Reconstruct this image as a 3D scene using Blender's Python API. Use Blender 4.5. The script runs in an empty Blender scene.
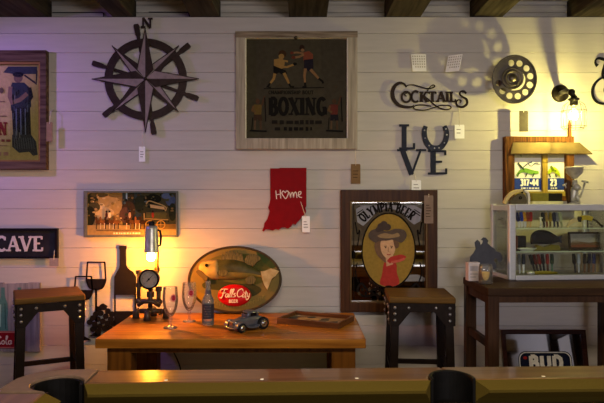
import bpy, bmesh, math, random
from mathutils import Matrix, Vector
random.seed(7)
PI = math.pi
K = 595.0      # focal length in pixels of the 604 px wide frame
D = 3.6        # distance from the camera to the plank wall (m)
CZ = 1.36      # camera height (m)
SC = bpy.context.scene
COL = SC.collection
def R(a): return math.radians(a)
def X(p, d=D): return (p - 302.0) * d / K
def Z(p, d=D): return CZ - (p - 201.5) * d / K

# ---------------------------------------------------------------- materials
def lin(h):
    h = h.lstrip('#')
    out = []
    for i in (0, 2, 4):
        c = int(h[i:i+2], 16) / 255.0
        out.append(c / 12.92 if c <= 0.04045 else ((c + 0.055) / 1.055) ** 2.4)
    return (out[0], out[1], out[2], 1.0)

def nmat(name):
    m = bpy.data.materials.new(name); m.use_nodes = True
    nt = m.node_tree
    return m, nt, nt.nodes['Principled BSDF']

def M(name, c, rough=0.5, metal=0.0, var=0.12, scale=30.0, bump=0.0, stretch=(1, 1, 1), c2=None, coat=0.0, spec=0.1):
    """plain procedural surface: noise-varied colour, optional bump"""
    m, nt, b = nmat(name)
    N, L = nt.nodes, nt.links
    tc = N.new('ShaderNodeTexCoord'); mp = N.new('ShaderNodeMapping')
    mp.inputs['Scale'].default_value = stretch
    nz = N.new('ShaderNodeTexNoise'); nz.inputs['Scale'].default_value = scale; nz.inputs['Detail'].default_value = 4
    L.new(tc.outputs['Object'], mp.inputs['Vector']); L.new(mp.outputs['Vector'], nz.inputs['Vector'])
    rp = N.new('ShaderNodeValToRGB'); L.new(nz.outputs['Fac'], rp.inputs['Fac'])
    a = lin(c)
    if c2: e = lin(c2); s = a
    else:
        s = tuple(max(0, v * (1 - var)) for v in a[:3]) + (1,)
        e = tuple(min(1, v * (1 + var)) for v in a[:3]) + (1,)
    rp.color_ramp.elements[0].color = s; rp.color_ramp.elements[1].color = e
    rp.color_ramp.elements[0].position = 0.32; rp.color_ramp.elements[1].position = 0.68
    L.new(rp.outputs['Color'], b.inputs['Base Color'])
    b.inputs['Roughness'].default_value = rough; b.inputs['Metallic'].default_value = metal
    b.inputs['Specular IOR Level'].default_value = spec
    if coat: b.inputs['Coat Weight'].default_value = coat; b.inputs['Coat Roughness'].default_value = 0.07
    if bump:
        bp = N.new('ShaderNodeBump'); bp.inputs['Strength'].default_value = bump; bp.inputs['Distance'].default_value = 0.004
        L.new(nz.outputs['Fac'], bp.inputs['Height']); L.new(bp.outputs['Normal'], b.inputs['Normal'])
    return m

def WOOD(name, c, c2, rough=0.45, axis='x', scale=6.0, coat=0.0, bump=0.15):
    st = {'x': (0.6, 9, 9), 'y': (9, 0.6, 9), 'z': (9, 9, 0.6)}[axis]
    return M(name, c, rough, 0, scale=scale, stretch=st, c2=c2, bump=bump, coat=coat)

def EMIT(name, c, s):
    m, nt, b = nmat(name)
    b.inputs['Base Color'].default_value = lin(c)
    b.inputs['Emission Color'].default_value = lin(c); b.inputs['Emission Strength'].default_value = s
    return m

def GLASS(name, tint='#FFFFFF', refl=1.0, rough=0.02, dim=1.0, milk=0.0):
    """thin clear pane: fresnel mix of transparency and gloss"""
    m = bpy.data.materials.new(name); m.use_nodes = True
    nt = m.node_tree; N, L = nt.nodes, nt.links
    N.remove(N['Principled BSDF'])
    tr = N.new('ShaderNodeBsdfTransparent'); c = lin(tint); tr.inputs['Color'].default_value = (c[0]*dim, c[1]*dim, c[2]*dim, 1)
    gl = N.new('ShaderNodeBsdfGlossy'); gl.inputs['Roughness'].default_value = rough
    lw = N.new('ShaderNodeFresnel'); lw.inputs['IOR'].default_value = 1.45
    mu = N.new('ShaderNodeMath'); mu.operation = 'MULTIPLY'; mu.inputs[1].default_value = refl
    mx = N.new('ShaderNodeMixShader')
    L.new(lw.outputs[0], mu.inputs[0]); L.new(mu.outputs[0], mx.inputs[0])
    L.new(tr.outputs[0], mx.inputs[1]); L.new(gl.outputs[0], mx.inputs[2])
    out = mx
    if milk:
        df = N.new('ShaderNodeBsdfDiffuse'); df.inputs['Color'].default_value = (.9, .9, .9, 1)
        m2 = N.new('ShaderNodeMixShader'); m2.inputs[0].default_value = milk
        L.new(mx.outputs[0], m2.inputs[1]); L.new(df.outputs[0], m2.inputs[2]); out = m2
    L.new(out.outputs[0], N['Material Output'].inputs['Surface'])
    return m

def MIRROR(name, c='#C8C8C4', rough=0.03):
    return M(name, c, rough, 1.0, var=0.03, scale=4)

_pc = {}
def PAINT(h, rough=0.6):
    """flat printed / painted colour"""
    k = (h, rough)
    if k not in _pc: _pc[k] = M('paint_' + h.strip('#').lower(), h, rough, 0, var=0.1, scale=60, spec=0.04)
    return _pc[k]

# ---------------------------------------------------------------- 2D helpers
def arc(cx, cz, rx, rz, a0, a1, n=12):
    return [(cx + rx * math.cos(R(a0 + (a1 - a0) * i / n)), cz + rz * math.sin(R(a0 + (a1 - a0) * i / n))) for i in range(n + 1)]
def ell(cx, cz, rx, rz, n=24, rot=0):
    c, s = math.cos(R(rot)), math.sin(R(rot)); o = []
    for i in range(n):
        x, z = rx * math.cos(2 * PI * i / n), rz * math.sin(2 * PI * i / n)
        o.append((cx + x * c - z * s, cz + x * s + z * c))
    return o
def cr(p, n=6, closed=False):
    """Catmull-Rom through the points (2D or 3D)"""
    m = len(p); out = []
    rng = range(m if closed else m - 1)
    for i in rng:
        if closed: a, b, c, d = p[(i-1) % m], p[i], p[(i+1) % m], p[(i+2) % m]
        else: a, b, c, d = p[max(i-1, 0)], p[i], p[i+1], p[min(i+2, m-1)]
        for k in range(n):
            t = k / n
            out.append(tuple(0.5 * (2*b[j] + (c[j]-a[j])*t + (2*a[j]-5*b[j]+4*c[j]-d[j])*t*t + (3*b[j]-a[j]-3*c[j]+d[j])*t**3) for j in range(len(b))))
    if not closed: out.append(tuple(p[-1]))
    return out
def rect(x0, z0, x1, z1): return [(x0, z0), (x1, z0), (x1, z1), (x0, z1)]

# ---------------------------------------------------------------- mesh builder
class MB:
    """Collects geometry for ONE mesh. If o=(ox, oy, d) is given, 2D points are read as photo pixels about that
    origin at that distance and become metres; otherwise they are metres (x, z)."""
    def __init__(s, o=None, mat=None):
        s.v, s.f, s.mi, s.sm, s.mats = [], [], [], [], []
        s.o = o; s.m = mat; s.lay = 0.0
    def c(s, p):
        if s.o is None: return (p[0], p[1])
        k = s.o[2] / K
        return ((p[0] - s.o[0]) * k, (s.o[1] - p[1]) * k)
    def k(s): return 1.0 if s.o is None else s.o[2] / K
    def idx(s, m):
        m = m or s.m
        if isinstance(m, str): m = PAINT(m)
        if m not in s.mats: s.mats.append(m)
        return s.mats.index(m)
    def add(s, vs, fs, m=None, smooth=False):
        b = len(s.v); s.v += [tuple(v) for v in vs]; i = s.idx(m)
        for f in fs:
            s.f.append([b + q for q in f]); s.mi.append(i); s.sm.append(smooth)
        return s
    def box(s, x0, x1, y0, y1, z0, z1, m=None):
        vs = [(x, y, z) for x in (x0, x1) for y in (y0, y1) for z in (z0, z1)]
        return s.add(vs, [(0,1,3,2),(4,6,7,5),(0,4,5,1),(2,3,7,6),(0,2,6,4),(1,5,7,3)], m)
    def hexa(s, a, b, m=None):
        """a, b: two quads (lists of 4 points) joined to a solid"""
        return s.add(list(a) + list(b), [(0,1,2,3),(7,6,5,4),(0,4,5,1),(1,5,6,2),(2,6,7,3),(3,7,4,0)], m)
    def pbox(s, x0, z0, x1, z1, y0, y1, m=None):
        return s.prism(rect(x0, z0, x1, z1), y0, y1, m)
    def prism(s, pts, y0, y1, m=None):
        q = [s.c(p) for p in pts]; n = len(q)
        vs = [(x, y0, z) for x, z in q] + [(x, y1, z) for x, z in q]
        return s.add(vs, [tuple(range(n)), tuple(range(2*n-1, n-1, -1))] + [(i, (i+1) % n, n+(i+1) % n, n+i) for i in range(n)], m)
    def plan(s, pts, z0, z1, m=None):
        n = len(pts)
        vs = [(x, y, z0) for x, y in pts] + [(x, y, z1) for x, y in pts]
        return s.add(vs, [tuple(range(n)), tuple(range(2*n-1, n-1, -1))] + [(i, (i+1) % n, n+(i+1) % n, n+i) for i in range(n)], m)
    def ring(s, po, pi, y0, y1, m=None):
        """solid between two loops with the same number of points"""
        a = [s.c(p) for p in po]; b = [s.c(p) for p in pi]; n = len(a)
        vs = [(x, y0, z) for x, z in a] + [(x, y0, z) for x, z in b] + [(x, y1, z) for x, z in a] + [(x, y1, z) for x, z in b]
        fs = []
        for i in range(n):
            j = (i + 1) % n
            fs += [(i, j, n+j, n+i), (2*n+i, 3*n+i, 3*n+j, 2*n+j), (i, 2*n+i, 2*n+j, j), (n+i, n+j, 3*n+j, 3*n+i)]
        return s.add(vs, fs, m)
    def _strip(s, pts, w, closed=False):
        q = [s.c(p) for p in pts]; n = len(q); kk = s.k()
        if not hasattr(w, '__len__'): w = [w] * n
        elif len(w) != n:
            w = [w[min(int(i/(n-1)*(len(w)-1)), len(w)-2)] * (1-(i/(n-1)*(len(w)-1)-min(int(i/(n-1)*(len(w)-1)), len(w)-2))) + w[min(int(i/(n-1)*(len(w)-1)), len(w)-2)+1] * (i/(n-1)*(len(w)-1)-min(int(i/(n-1)*(len(w)-1)), len(w)-2)) for i in range(n)]
        l, r = [], []
        for i in range(n):
            a = q[(i-1) % n] if (closed or i > 0) else q[i]
            b = q[(i+1) % n] if (closed or i < n-1) else q[i]
            dx, dz = b[0]-a[0], b[1]-a[1]; h = math.hypot(dx, dz) or 1e-9
            nx, nz = -dz/h, dx/h
            sc = 1.0
            if 0 < i < n-1 or closed:
                e = (q[(i+1) % n][0]-q[i][0], q[(i+1) % n][1]-q[i][1]); he = math.hypot(*e) or 1e-9
                cs = abs(dx*e[0] + dz*e[1])/(h*he); sc = 1.0/max(cs, 0.6)
            hw = w[i]*kk/2*sc
            l.append((q[i][0]+nx*hw, q[i][1]+nz*hw)); r.append((q[i][0]-nx*hw, q[i][1]-nz*hw))
        return l, r
    def rib(s, pts, w, y0, y1, m=None, closed=False):
        """extruded stroke along pts (width in the same units as pts)"""
        l, r = s._strip(pts, w, closed); n = len(l)
        vs = [(x, y0, z) for x, z in l] + [(x, y0, z) for x, z in r] + [(x, y1, z) for x, z in l] + [(x, y1, z) for x, z in r]
        fs = []
        for i in range(n if closed else n-1):
            j = (i+1) % n
            fs += [(i, j, n+j, n+i), (2*n+i, 3*n+i, 3*n+j, 2*n+j), (i, 2*n+i, 2*n+j, j), (n+i, n+j, 3*n+j, 3*n+i)]
        if not closed: fs += [(0, n, 3*n, 2*n), (n-1, 3*n-1, 4*n-1, 2*n-1)]
        return s.add(vs, fs, m)
    # flat print (each call lies a hair in front of the last)
    def up(s, st=0.00016): s.lay -= st; return s
    def art(s, pts, m=None, up=True):
        if up: s.up()
        q = [s.c(p) for p in pts]
        return s.add([(x, s.lay, z) for x, z in q], [tuple(range(len(q)))], m)
    def line(s, pts, w, m=None, closed=False, up=True):
        if up: s.up()
        l, r = s._strip(pts, w, closed); n = len(l)
        vs = [(x, s.lay, z) for x, z in l] + [(x, s.lay, z) for x, z in r]
        return s.add(vs, [(i, (i+1) % n, n+(i+1) % n, n+i) for i in range(n if closed else n-1)], m)
    def tube(s, pts, r, n=10, m=None, cap=True, closed=False):
        P = [Vector(p) for p in pts]; k = len(P)
        if not hasattr(r, '__len__'): r = [r]*k
        vs, fs = [], []; prev = None
        for i in range(k):
            a = P[(i-1) % k] if (closed or i > 0) else P[i]; b = P[(i+1) % k] if (closed or i < k-1) else P[i]
            t = (b-a).normalized() if (b-a).length > 1e-9 else Vector((0,0,1))
            if prev is None:
                u = t.orthogonal().normalized()
            else:
                u = (prev - t*prev.dot(t)); u = u.normalized() if u.length > 1e-6 else t.orthogonal().normalized()
            prev = u; w = t.cross(u)
            for j in range(n):
                a_ = 2*PI*j/n
                vs.append(P[i] + (u*math.cos(a_) + w*math.sin(a_))*r[i])
        for i in range(k if closed else k-1):
            i2 = (i+1) % k
            for j in range(n):
                fs.append((i*n+j, i*n+(j+1) % n, i2*n+(j+1) % n, i2*n+j))
        s.add(vs, fs, m, True)
        if cap and not closed:
            s.add(vs[:n], [tuple(range(n))], m); s.add(vs[-n:], [tuple(range(n))], m)
        return s
    def lathe(s, prof, c=(0,0,0), axis='z', n=24, m=None, smooth=True):
        """prof: list of (radius, height) about an axis through c"""
        vs, fs = [], []; k = len(prof)
        for r, h in prof:
            for j in range(n):
                a = 2*PI*j/n; u, v = r*math.cos(a), r*math.sin(a)
                p = {'z': (u, v, h), 'y': (u, h, v), 'x': (h, u, v)}[axis]
                vs.append((p[0]+c[0], p[1]+c[1], p[2]+c[2]))
        for i in range(k-1):
            for j in range(n):
                fs.append((i*n+j, i*n+(j+1) % n, (i+1)*n+(j+1) % n, (i+1)*n+j))
        return s.add(vs, fs, m, smooth)
    def ball(s, c, r, m=None, n=14):
        if not hasattr(r, '__len__'): r = (r, r, r)
        vs, fs = [], []; k = n//2
        for i in range(k+1):
            t = PI*i/k
            for j in range(n):
                a = 2*PI*j/n
                vs.append((c[0]+r[0]*math.sin(t)*math.cos(a), c[1]+r[1]*math.sin(t)*math.sin(a), c[2]+r[2]*math.cos(t)))
        for i in range(k):
            for j in range(n): fs.append((i*n+j, i*n+(j+1) % n, (i+1)*n+(j+1) % n, (i+1)*n+j))
        return s.add(vs, fs, m, True)
    def frame(s, x0, z0, x1, z1, w, y0, y1, m=None):
        """picture frame: four mitred rails. w: width or (left, bottom, right, top) where z0 is the bottom"""
        if not hasattr(w, '__len__'): w = (w,)*4
        sg = 1 if s.o is None else -1
        o = rect(x0, z0, x1, z1); i = rect(x0+w[0], z0+sg*w[1], x1-w[2], z1-sg*w[3])
        return s.ring(o, i, y0, y1, m)
    def build(s, name, parent=None, bevel=0.0, kind=None, loc=None, seg=2):
        me = bpy.data.meshes.new(name)
        me.from_pydata(s.v, [], s.f)
        for m in s.mats: me.materials.append(m)
        for p, i, sm in zip(me.polygons, s.mi, s.sm): p.material_index = i; p.use_smooth = sm
        bm = bmesh.new(); bm.from_mesh(me)
        bmesh.ops.remove_doubles(bm, verts=bm.verts, dist=1e-6)
        bmesh.ops.recalc_face_normals(bm, faces=bm.faces); bm.to_mesh(me); bm.free()
        o = bpy.data.objects.new(name, me); COL.objects.link(o)
        if parent is not None: o.parent = parent
        if loc: o.location = loc
        if kind: o['kind'] = kind
        if bevel:
            b = o.modifiers.new('bevel', 'BEVEL'); b.width = bevel; b.segments = seg; b.limit_method = 'ANGLE'; b.angle_limit = R(40)
        return o

def tag(o, label, cat, group=None):
    o['label'] = label; o['category'] = cat
    if group: o['group'] = group
    return o
def thing(name, label, cat, loc=(0,0,0), rot=(0,0,0), group=None):
    o = bpy.data.objects.new(name, None); COL.objects.link(o)
    o.empty_display_size = 0.05; o.location = loc; o.rotation_euler = tuple(R(a) for a in rot)
    return tag(o, label, cat, group)
def wthing(name, label, cat, ox, oy, d=D, off=0.0, rot=(0,0,0), group=None):
    """a thing whose origin shows at photo pixel (ox, oy) at distance d, off metres in front of that plane"""
    return thing(name, label, cat, (X(ox, d - off), d - D - off, Z(oy, d - off)), rot, group)
def copy_tree(o, parent=None):
    c = o.copy(); COL.objects.link(c)
    if parent is not None: c.parent = parent
    for ch in list(o.children): copy_tree(ch, c)
    return c

# ---------------------------------------------------------------- lettering drawn as strokes
GL = {
 'A': (.80, [('t',[(.08,0),(.40,1)],1,0),('T',[(.40,1),(.72,0)],0,1),('t',[(.2,.34),(.6,.34)],0,0)]),
 'B': (.70, [('T',[(.16,0),(.16,1)],1,1),('m',[(.16,.96),(.4,.96),(.53,.87),(.53,.66),(.4,.53),(.16,.53)],0,0),('m',[(.16,.53),(.43,.53),(.59,.4),(.59,.15),(.45,.04),(.16,.04)],0,0)]),
 'C': (.74, [('m',arc(.42,.5,.3,.46,45,315,14),0,0),('t',[(.63,.96),(.63,.72)],0,0)]),
 'D': (.76, [('T',[(.16,0),(.16,1)],1,1),('m',[(.16,.96),(.4,.96),(.6,.8),(.64,.5),(.6,.2),(.4,.04),(.16,.04)],0,0)]),
 'E': (.68, [('T',[(.16,0),(.16,1)],1,1),('t',[(.16,.95),(.58,.95)],0,0),('t',[(.16,.52),(.46,.52)],0,0),('t',[(.16,.05),(.6,.05)],0,0),('t',[(.57,.98),(.57,.78)],0,0),('t',[(.6,.02),(.6,.25)],0,0)]),
 'F': (.64, [('T',[(.16,0),(.16,1)],1,1),('t',[(.16,.95),(.58,.95)],0,0),('t',[(.16,.52),(.46,.52)],0,0),('t',[(.57,.98),(.57,.78)],0,0)]),
 'G': (.80, [('m',arc(.42,.5,.3,.46,45,330,14),0,0),('T',[(.66,.02),(.66,.42)],0,0),('t',[(.46,.44),(.78,.44)],0,0)]),
 'H': (.82, [('T',[(.16,0),(.16,1)],1,1),('T',[(.66,0),(.66,1)],1,1),('t',[(.16,.5),(.66,.5)],0,0)]),
 'I': (.36, [('T',[(.18,0),(.18,1)],1,1)]),
 'K': (.80, [('T',[(.16,0),(.16,1)],1,1),('t',[(.2,.42),(.64,1)],0,1),('T',[(.34,.6),(.68,0)],0,1)]),
 'L': (.62, [('T',[(.16,0),(.16,1)],1,1),('t',[(.16,.05),(.56,.05)],0,0),('t',[(.56,.02),(.56,.26)],0,0)]),
 'M': (1.0, [('t',[(.14,0),(.14,1)],1,0),('T',[(.14,1),(.5,.1)],0,0),('t',[(.5,.1),(.86,1)],0,0),('T',[(.86,1),(.86,0)],0,1)]),
 'N': (.84, [('t',[(.14,0),(.14,1)],1,0),('T',[(.14,1),(.7,0)],0,0),('t',[(.7,0),(.7,1)],0,1)]),
 'O': (.80, [('m',arc(.40,.5,.3,.46,0,360,18),0,0)]),
 'P': (.68, [('T',[(.16,0),(.16,1)],1,1),('m',[(.16,.96),(.42,.96),(.57,.86),(.57,.62),(.42,.5),(.16,.5)],0,0)]),
 'R': (.76, [('T',[(.16,0),(.16,1)],1,1),('m',[(.16,.96),(.42,.96),(.56,.86),(.56,.64),(.42,.52),(.16,.52)],0,0),('T',[(.36,.52),(.66,0)],0,1)]),
 'S': (.62, [('m',[(.52,.8),(.44,.94),(.28,.97),(.13,.87),(.12,.7),(.25,.57),(.4,.47),(.52,.34),(.5,.14),(.34,.03),(.18,.06),(.09,.2)],0,0)]),
 'T': (.74, [('T',[(.37,0),(.37,1)],1,0),('t',[(.07,.95),(.67,.95)],0,0),('t',[(.07,.98),(.07,.78)],0,0),('t',[(.67,.98),(.67,.78)],0,0)]),
 'U': (.80, [('T',[(.16,1),(.16,.3),(.26,.09),(.42,.03),(.58,.09),(.66,.3)],1,0),('t',[(.66,.28),(.66,1)],0,1)]),
 'V': (.80, [('T',[(.08,1),(.40,0)],1,0),('t',[(.40,0),(.72,1)],0,1)]),
 'X': (.80, [('T',[(.1,1),(.68,0)],1,1),('t',[(.66,1),(.12,0)],1,1)]),
 'Y': (.78, [('T',[(.08,1),(.39,.48)],1,0),('t',[(.39,.48),(.7,1)],0,1),('T',[(.39,.5),(.39,0)],0,1)]),
 '1': (.44, [('T',[(.26,0),(.26,1)],1,0),('t',[(.26,.98),(.1,.84)],0,0)]),
 '2': (.64, [('m',[(.1,.76),(.18,.94),(.34,.98),(.5,.88),(.5,.66),(.1,.05)],0,0),('m',[(.08,.05),(.56,.05)],0,0)]),
 '3': (.64, [('m',[(.1,.84),(.22,.96),(.4,.95),(.5,.8),(.46,.6),(.28,.53)],0,0),('m',[(.28,.53),(.48,.44),(.53,.24),(.42,.06),(.24,.03),(.08,.16)],0,0)]),
 '4': (.68, [('t',[(.44,1),(.06,.28),(.62,.28)],0,0),('T',[(.44,0),(.44,1)],0,0)]),
 '7': (.62, [('m',[(.06,.94),(.54,.94),(.24,0)],0,0)]),
 '-': (.44, [('T',[(.06,.42),(.38,.42)],0,0)]),
 ' ': (.36, []),
}
def letters(mb, txt, x, z, h, wid=1.0, stem=.2, thin=.09, serif=.34, gap=.06, m=None, ext=None, warp=None, sans=False):
    """z is the base line. In pixel builders z grows downward, so letters are flipped to stand upright.
    ext=(y0, y1) extrudes; otherwise the text is flat print. warp(x, t) -> point replaces the straight base line."""
    sg = 1 if mb.o is None else -1
    cx = x
    if ext is None: mb.up()
    k_ = 0
    for ch in txt:
        k_ = 0
        w, st = GL[ch]
        for kind, pts, s0, s1 in st:
            wd = {'T': stem, 't': thin if not sans else stem, 'm': stem*.85 if not sans else stem}[kind]*h
            segs = [(pts, wd)]
            if serif and not sans:
                for flag, e in ((s0, pts[0]), (s1, pts[-1])):
                    if flag:
                        zz = min(max(e[1], thin/2), 1-thin/2)
                        segs.append(([(e[0]-serif/2, zz), (e[0]+serif/2, zz)], thin*h))
            for pp, ww in segs:
                q = []
                for (a, b) in pp:
                    gx = cx + a*h*wid
                    q.append(warp(gx, b*h) if warp else (gx, z + sg*b*h))
                if ext: mb.rib(q, ww, ext[0] - k_*.00008, ext[1], m)
                else:
                    base = mb.lay; mb.lay -= k_*.00008; mb.line(q, ww, m, up=False); mb.lay = base
                k_ += 1
        cx += (w + gap)*h*wid
    if ext is None: mb.up(.0009)
    return cx
def dashes(mb, x0, x1, z, h, m, n=9):
    """unreadable small print: a row of uneven marks"""
    x = x0; mb.up()
    while x < x1:
        w = random.uniform(.6, 1.6)*h
        mb.art(rect(x, z-h/2*random.uniform(.7, 1), min(x+w, x1), z+h/2*random.uniform(.7, 1)), m, up=False)
        x += w + h*random.uniform(.25, .6)
# ---------------------------------------------------------------- materials of the place
wall_m = M('white_plank_paint', '#BBB5AE', .55, var=.04, scale=5, stretch=(1, 1, 8), bump=.05)
gap_m = M('plank_gap_dark', '#1C1814', .9)
joist_m = WOOD('old_joist_wood', '#2E2922', '#4E463A', .8, 'y', 5)
deck_m = WOOD('pale_sheathing', '#A8A298', '#CDC6BA', .8, 'x', 4)
floor_m = WOOD('floor_boards', '#6E5844', '#8E7660', .5, 'y', 3)
dark_metal = M('dark_brown_steel', '#3A302C', .5, .7, var=.2, scale=40)
black_metal = M('black_painted_steel', '#17171A', .45, .4, var=.2, scale=30)
steel = M('brushed_aluminium', '#C6C8CE', .34, .45, var=.06, scale=20, stretch=(1, 1, 14))
galv = M('galvanised_tin', '#B6B6B2', .34, .6, var=.22, scale=26)
iron = M('cast_iron_pipe', '#4E4238', .4, .6, var=.3, scale=30)
paper = M('white_card', '#F3F3F2', .7, var=.03)
kraft = M('kraft_card', '#7A6142', .8, var=.12)
string_m = M('white_string', '#D9D3C5', .8)
glass = GLASS('clear_glass')
table_m = WOOD('honey_pine', '#7C4B15', '#A66C24', .4, 'x', 5, coat=.12)
dark_wood = WOOD('dark_walnut_frame', '#301C0E', '#4A2E17', .42, 'z', 6)
seat_m = WOOD('stool_seat_wood', '#4C3617', '#6A4C22', .6, 'x', 6)
iron_wood = M('dark_stool_iron', '#1E1510', .55, 0, var=.25, scale=24, bump=.1)
bar_m = WOOD('brown_bar_wood', '#2C1C12', '#422C1E', .45, 'z', 6, coat=.1)
stud_m = M('nail_head_steel', '#A7A6A8', .3, .9)

# ---------------------------------------------------------------- setting
PITCH = 19.5 * D / K
WT = Z(17.0)                                   # top of the planked wall
z_line = Z(33.4)
XL, XR, YB = -2.9, 3.1, -6.6
w = MB(mat=wall_m)
zs = []
z = z_line
while z < WT: z += PITCH
while z > 0: zs.append(z); z -= PITCH
zs.append(0)
top = WT
for z in [q for q in zs if q < WT]:
    if top - z > .01:
        # plank with eased edges
        prof = [(0, z+.0014), (-.0035+.002, z+.0014), (0, z+.0034)]
        a, b = z+.0007, top-.0007
        pr = [(.018, a), (.001, a), (0, a+.001), (0, b-.001), (.001, b), (.018, b)]
        n = len(pr)
        vs = [(XL, y, zz) for y, zz in pr] + [(XR, y, zz) for y, zz in pr]
        w.add(vs, [tuple(range(n)), tuple(range(2*n-1, n-1, -1))] + [(i, (i+1) % n, n+(i+1) % n, n+i) for i in range(n)])
    top = z
w.box(XL, XR, .018, .06, 0, WT, gap_m)
w.build('wall_back', kind='structure')
MB(mat=floor_m).box(XL, XR, YB, .06, -.05, 0).build('floor', kind='structure')
JH = .118
MB(mat=deck_m).box(XL-.1, XR+.1, YB-.1, .3, WT+JH, WT+JH+.03).build('ceiling', kind='structure')
MB(mat=wall_m).box(XL-.1, XL, YB, .06, 0, WT+JH).build('wall_left', kind='structure')
MB(mat=wall_m).box(XR, XR+.1, YB, .06, 0, WT+JH).build('wall_right', kind='structure')
# front wall behind the photographer: wainscot, rail and one high window
wx0, wx1, wz0, wz1 = .75, 2.25, 1.3, 1.95
f = MB(mat=wall_m)
f.box(XL, wx0, YB-.1, YB, 0, WT+JH); f.box(wx1, XR, YB-.1, YB, 0, WT+JH)
f.box(wx0, wx1, YB-.1, YB, 0, wz0); f.box(wx0, wx1, YB-.1, YB, wz1, WT+JH)
f.build('wall_front', kind='structure')
wains = WOOD('amber_wainscot', '#6B4620', '#8C6232', .5, 'z', 4)
MB(mat=wains).box(XL, XR, YB, YB+.02, 0, .62).build('baseboard_front', kind='structure')
MB(mat=M('white_rail_paint', '#E6E2DA', .5)).box(XL, XR, YB, YB+.05, .62, .69).build('trim_1', kind='structure')
wf = MB(mat=M('window_frame_paint', '#DAD6CC', .5))
for a, b, c, d in ((wx0, wx1, wz0, wz0+.05), (wx0, wx1, wz1-.05, wz1), (wx0, wx0+.05, wz0, wz1), (wx1-.05, wx1, wz0, wz1), (1.47, 1.53, wz0, wz1)):
    wf.box(a, b, YB-.08, YB+.01, c, d)
win = wf.build('window_1', kind='structure')
MB(mat=glass).box(wx0, wx1, YB-.05, YB-.046, wz0, wz1).build('pane', win)
# joists and blocking above the wall
jo = [(-12, 47), (112, 133), (191, 219), (289, 327), (386, 421), (473, 503), (572, 606), (668, 700), (-110, -80)]
for i, (a, b) in enumerate(jo):
    o = MB(mat=joist_m).box(X(a), X(b), YB, .25, WT+.002, WT+JH)
    o.build('trim_%d' % (i+2), kind='structure', bevel=.004)
bl = MB(mat=deck_m)
for k in range(3):
    z0 = WT + .003 + k*.047
    bl.box(XL, XR, .07, .09, z0, min(z0+.044, WT+JH))
bl.box(XL, XR, .09, .1, WT, WT+JH, gap_m)
bl.build('trim_11', kind='structure')
MB(mat=M('wall_cap_dark', '#2A2028', .8)).box(XL, XR, .0, .07, WT, WT+.0015).build('trim_12', kind='structure')
# thin cables stapled along the blocking
def cable(pts, label):
    o = MB(mat=black_metal).tube([(X(a), y, Z(b)) for a, b, y in pts], .0028, 6).build('cable')
    return tag(o, label, 'cable')
cable([(48, 9.2, .066), (98, 8.8, .066), (100, 10, .066), (100.5, 15.5, .06)], 'thin black cable running along the ceiling boards at the upper left')
cable([(146, 8.6, .066), (186, 8.8, .066), (188, 14, .066)], 'thin black cable between the ceiling joists above the compass wheel')

# ---------------------------------------------------------------- price tags
def price_tag(ox, oy, x0, y0, x1, y1, label, m=paper, off=.012, skew=0, marks=True, d=D, rot=0, group=None, name='price_tag', str_top=None):
    """card hanging from a string whose top is at (ox, oy)"""
    t = wthing(name, label, 'price tag', ox, oy, d, off, (0, 0, rot), group)
    o = (ox, oy, d)
    c = MB(o, m); cut = (x1-x0)*.2
    c.prism([(x0+skew, y0), (x1+skew-cut*.3, y0), (x1+skew, y0+cut*.6), (x1, y1), (x0, y1)], -.0012, .0006)
    if marks:
        c.lay = -.0013
        ink = '#77736E' if m is paper else '#3B2C1C'
        n = max(2, int((y1-y0)/5))
        for k in range(n):
            yy = y0+(y1-y0)*(.35+.5*k/n)
            c.line([(x0+skew*.4+(x1-x0)*.2, yy), (x1+skew*.3-(x1-x0)*random.uniform(.2, .45), yy)], .7, ink)
    c.build('card', t)
    s = MB(o, string_m)
    e = s.c(((x0+x1)/2+skew*.9, y0+1.6))
    s.tube([(0, off-.006, 0), (e[0]*.2, .004, e[1]*.2), (e[0], -.0016, e[1])], .0016, 5)
    s.build('string', t)
    return t

# ---------------------------------------------------------------- compass wheel
cx, cy = 145.5, 81.0
t = wthing('compass_wheel', 'large dark metal compass rose with ship wheel handles on white plank wall', 'wall art', cx+1.3, cy-1)
o = (cx, cy, D)
b = MB(o, dark_metal)
b.ring(ell(cx, cy, 41, 40.5, 48), ell(cx, cy, 33.2, 32.8, 48), -.028, -.020)
b.build('ring', t, bevel=.001)
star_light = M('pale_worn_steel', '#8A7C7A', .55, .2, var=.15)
for a in (100, 38.5, -20.5, -81.5, 221, 163):
    h = MB(o, dark_metal); ca, sa = math.cos(R(a)), -math.sin(R(a))
    pt = lambda r: (cx+ca*r, cy+sa*r)
    h.rib([pt(6), pt(36)], 3.2, -.020, -.014)
    h.rib([pt(38), pt(43), pt(45), pt(54), pt(55.5)], [3, 3, 4.6, 5.4, 4.2], -.030, -.012)
    h.build('handle', t, bevel=.001)
for a, r in ((90, 50), (0, 53), (-90, 53), (180, 53), (45, 47), (-45, 46), (-135, 47), (135, 47)):
    s = MB(o, dark_metal); wst = 10.5 if a % 90 == 0 else 9
    pt = lambda rr, aa: (cx+rr*math.cos(R(aa)), cy-rr*math.sin(R(aa)))
    wst = 12.5 if a % 90 == 0 else 10.5
    tip = pt(r, a); L = pt(wst, a+40); Rr = pt(wst, a-40); c0 = (cx, cy)
    yy = -.036 if a % 90 == 0 else -.029
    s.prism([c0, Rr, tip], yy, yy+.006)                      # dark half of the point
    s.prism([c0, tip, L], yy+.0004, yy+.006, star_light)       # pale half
    s.rib([L, tip], .9, yy-.0006, yy+.006)
    s.build('star_point', t)
b = MB(o, dark_metal); b.lathe([(0, -.046), (.008, -.044), (.012, -.034), (.012, -.0)], (0, 0, 0), 'y', 16); b.build('hub', t)
b = MB(o, dark_metal); letters(b, 'N', 141.2, 30.2, 10, 1.28, .26, .17, .36, ext=(-.030, -.024)); b.build('north_letter', t)
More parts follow.
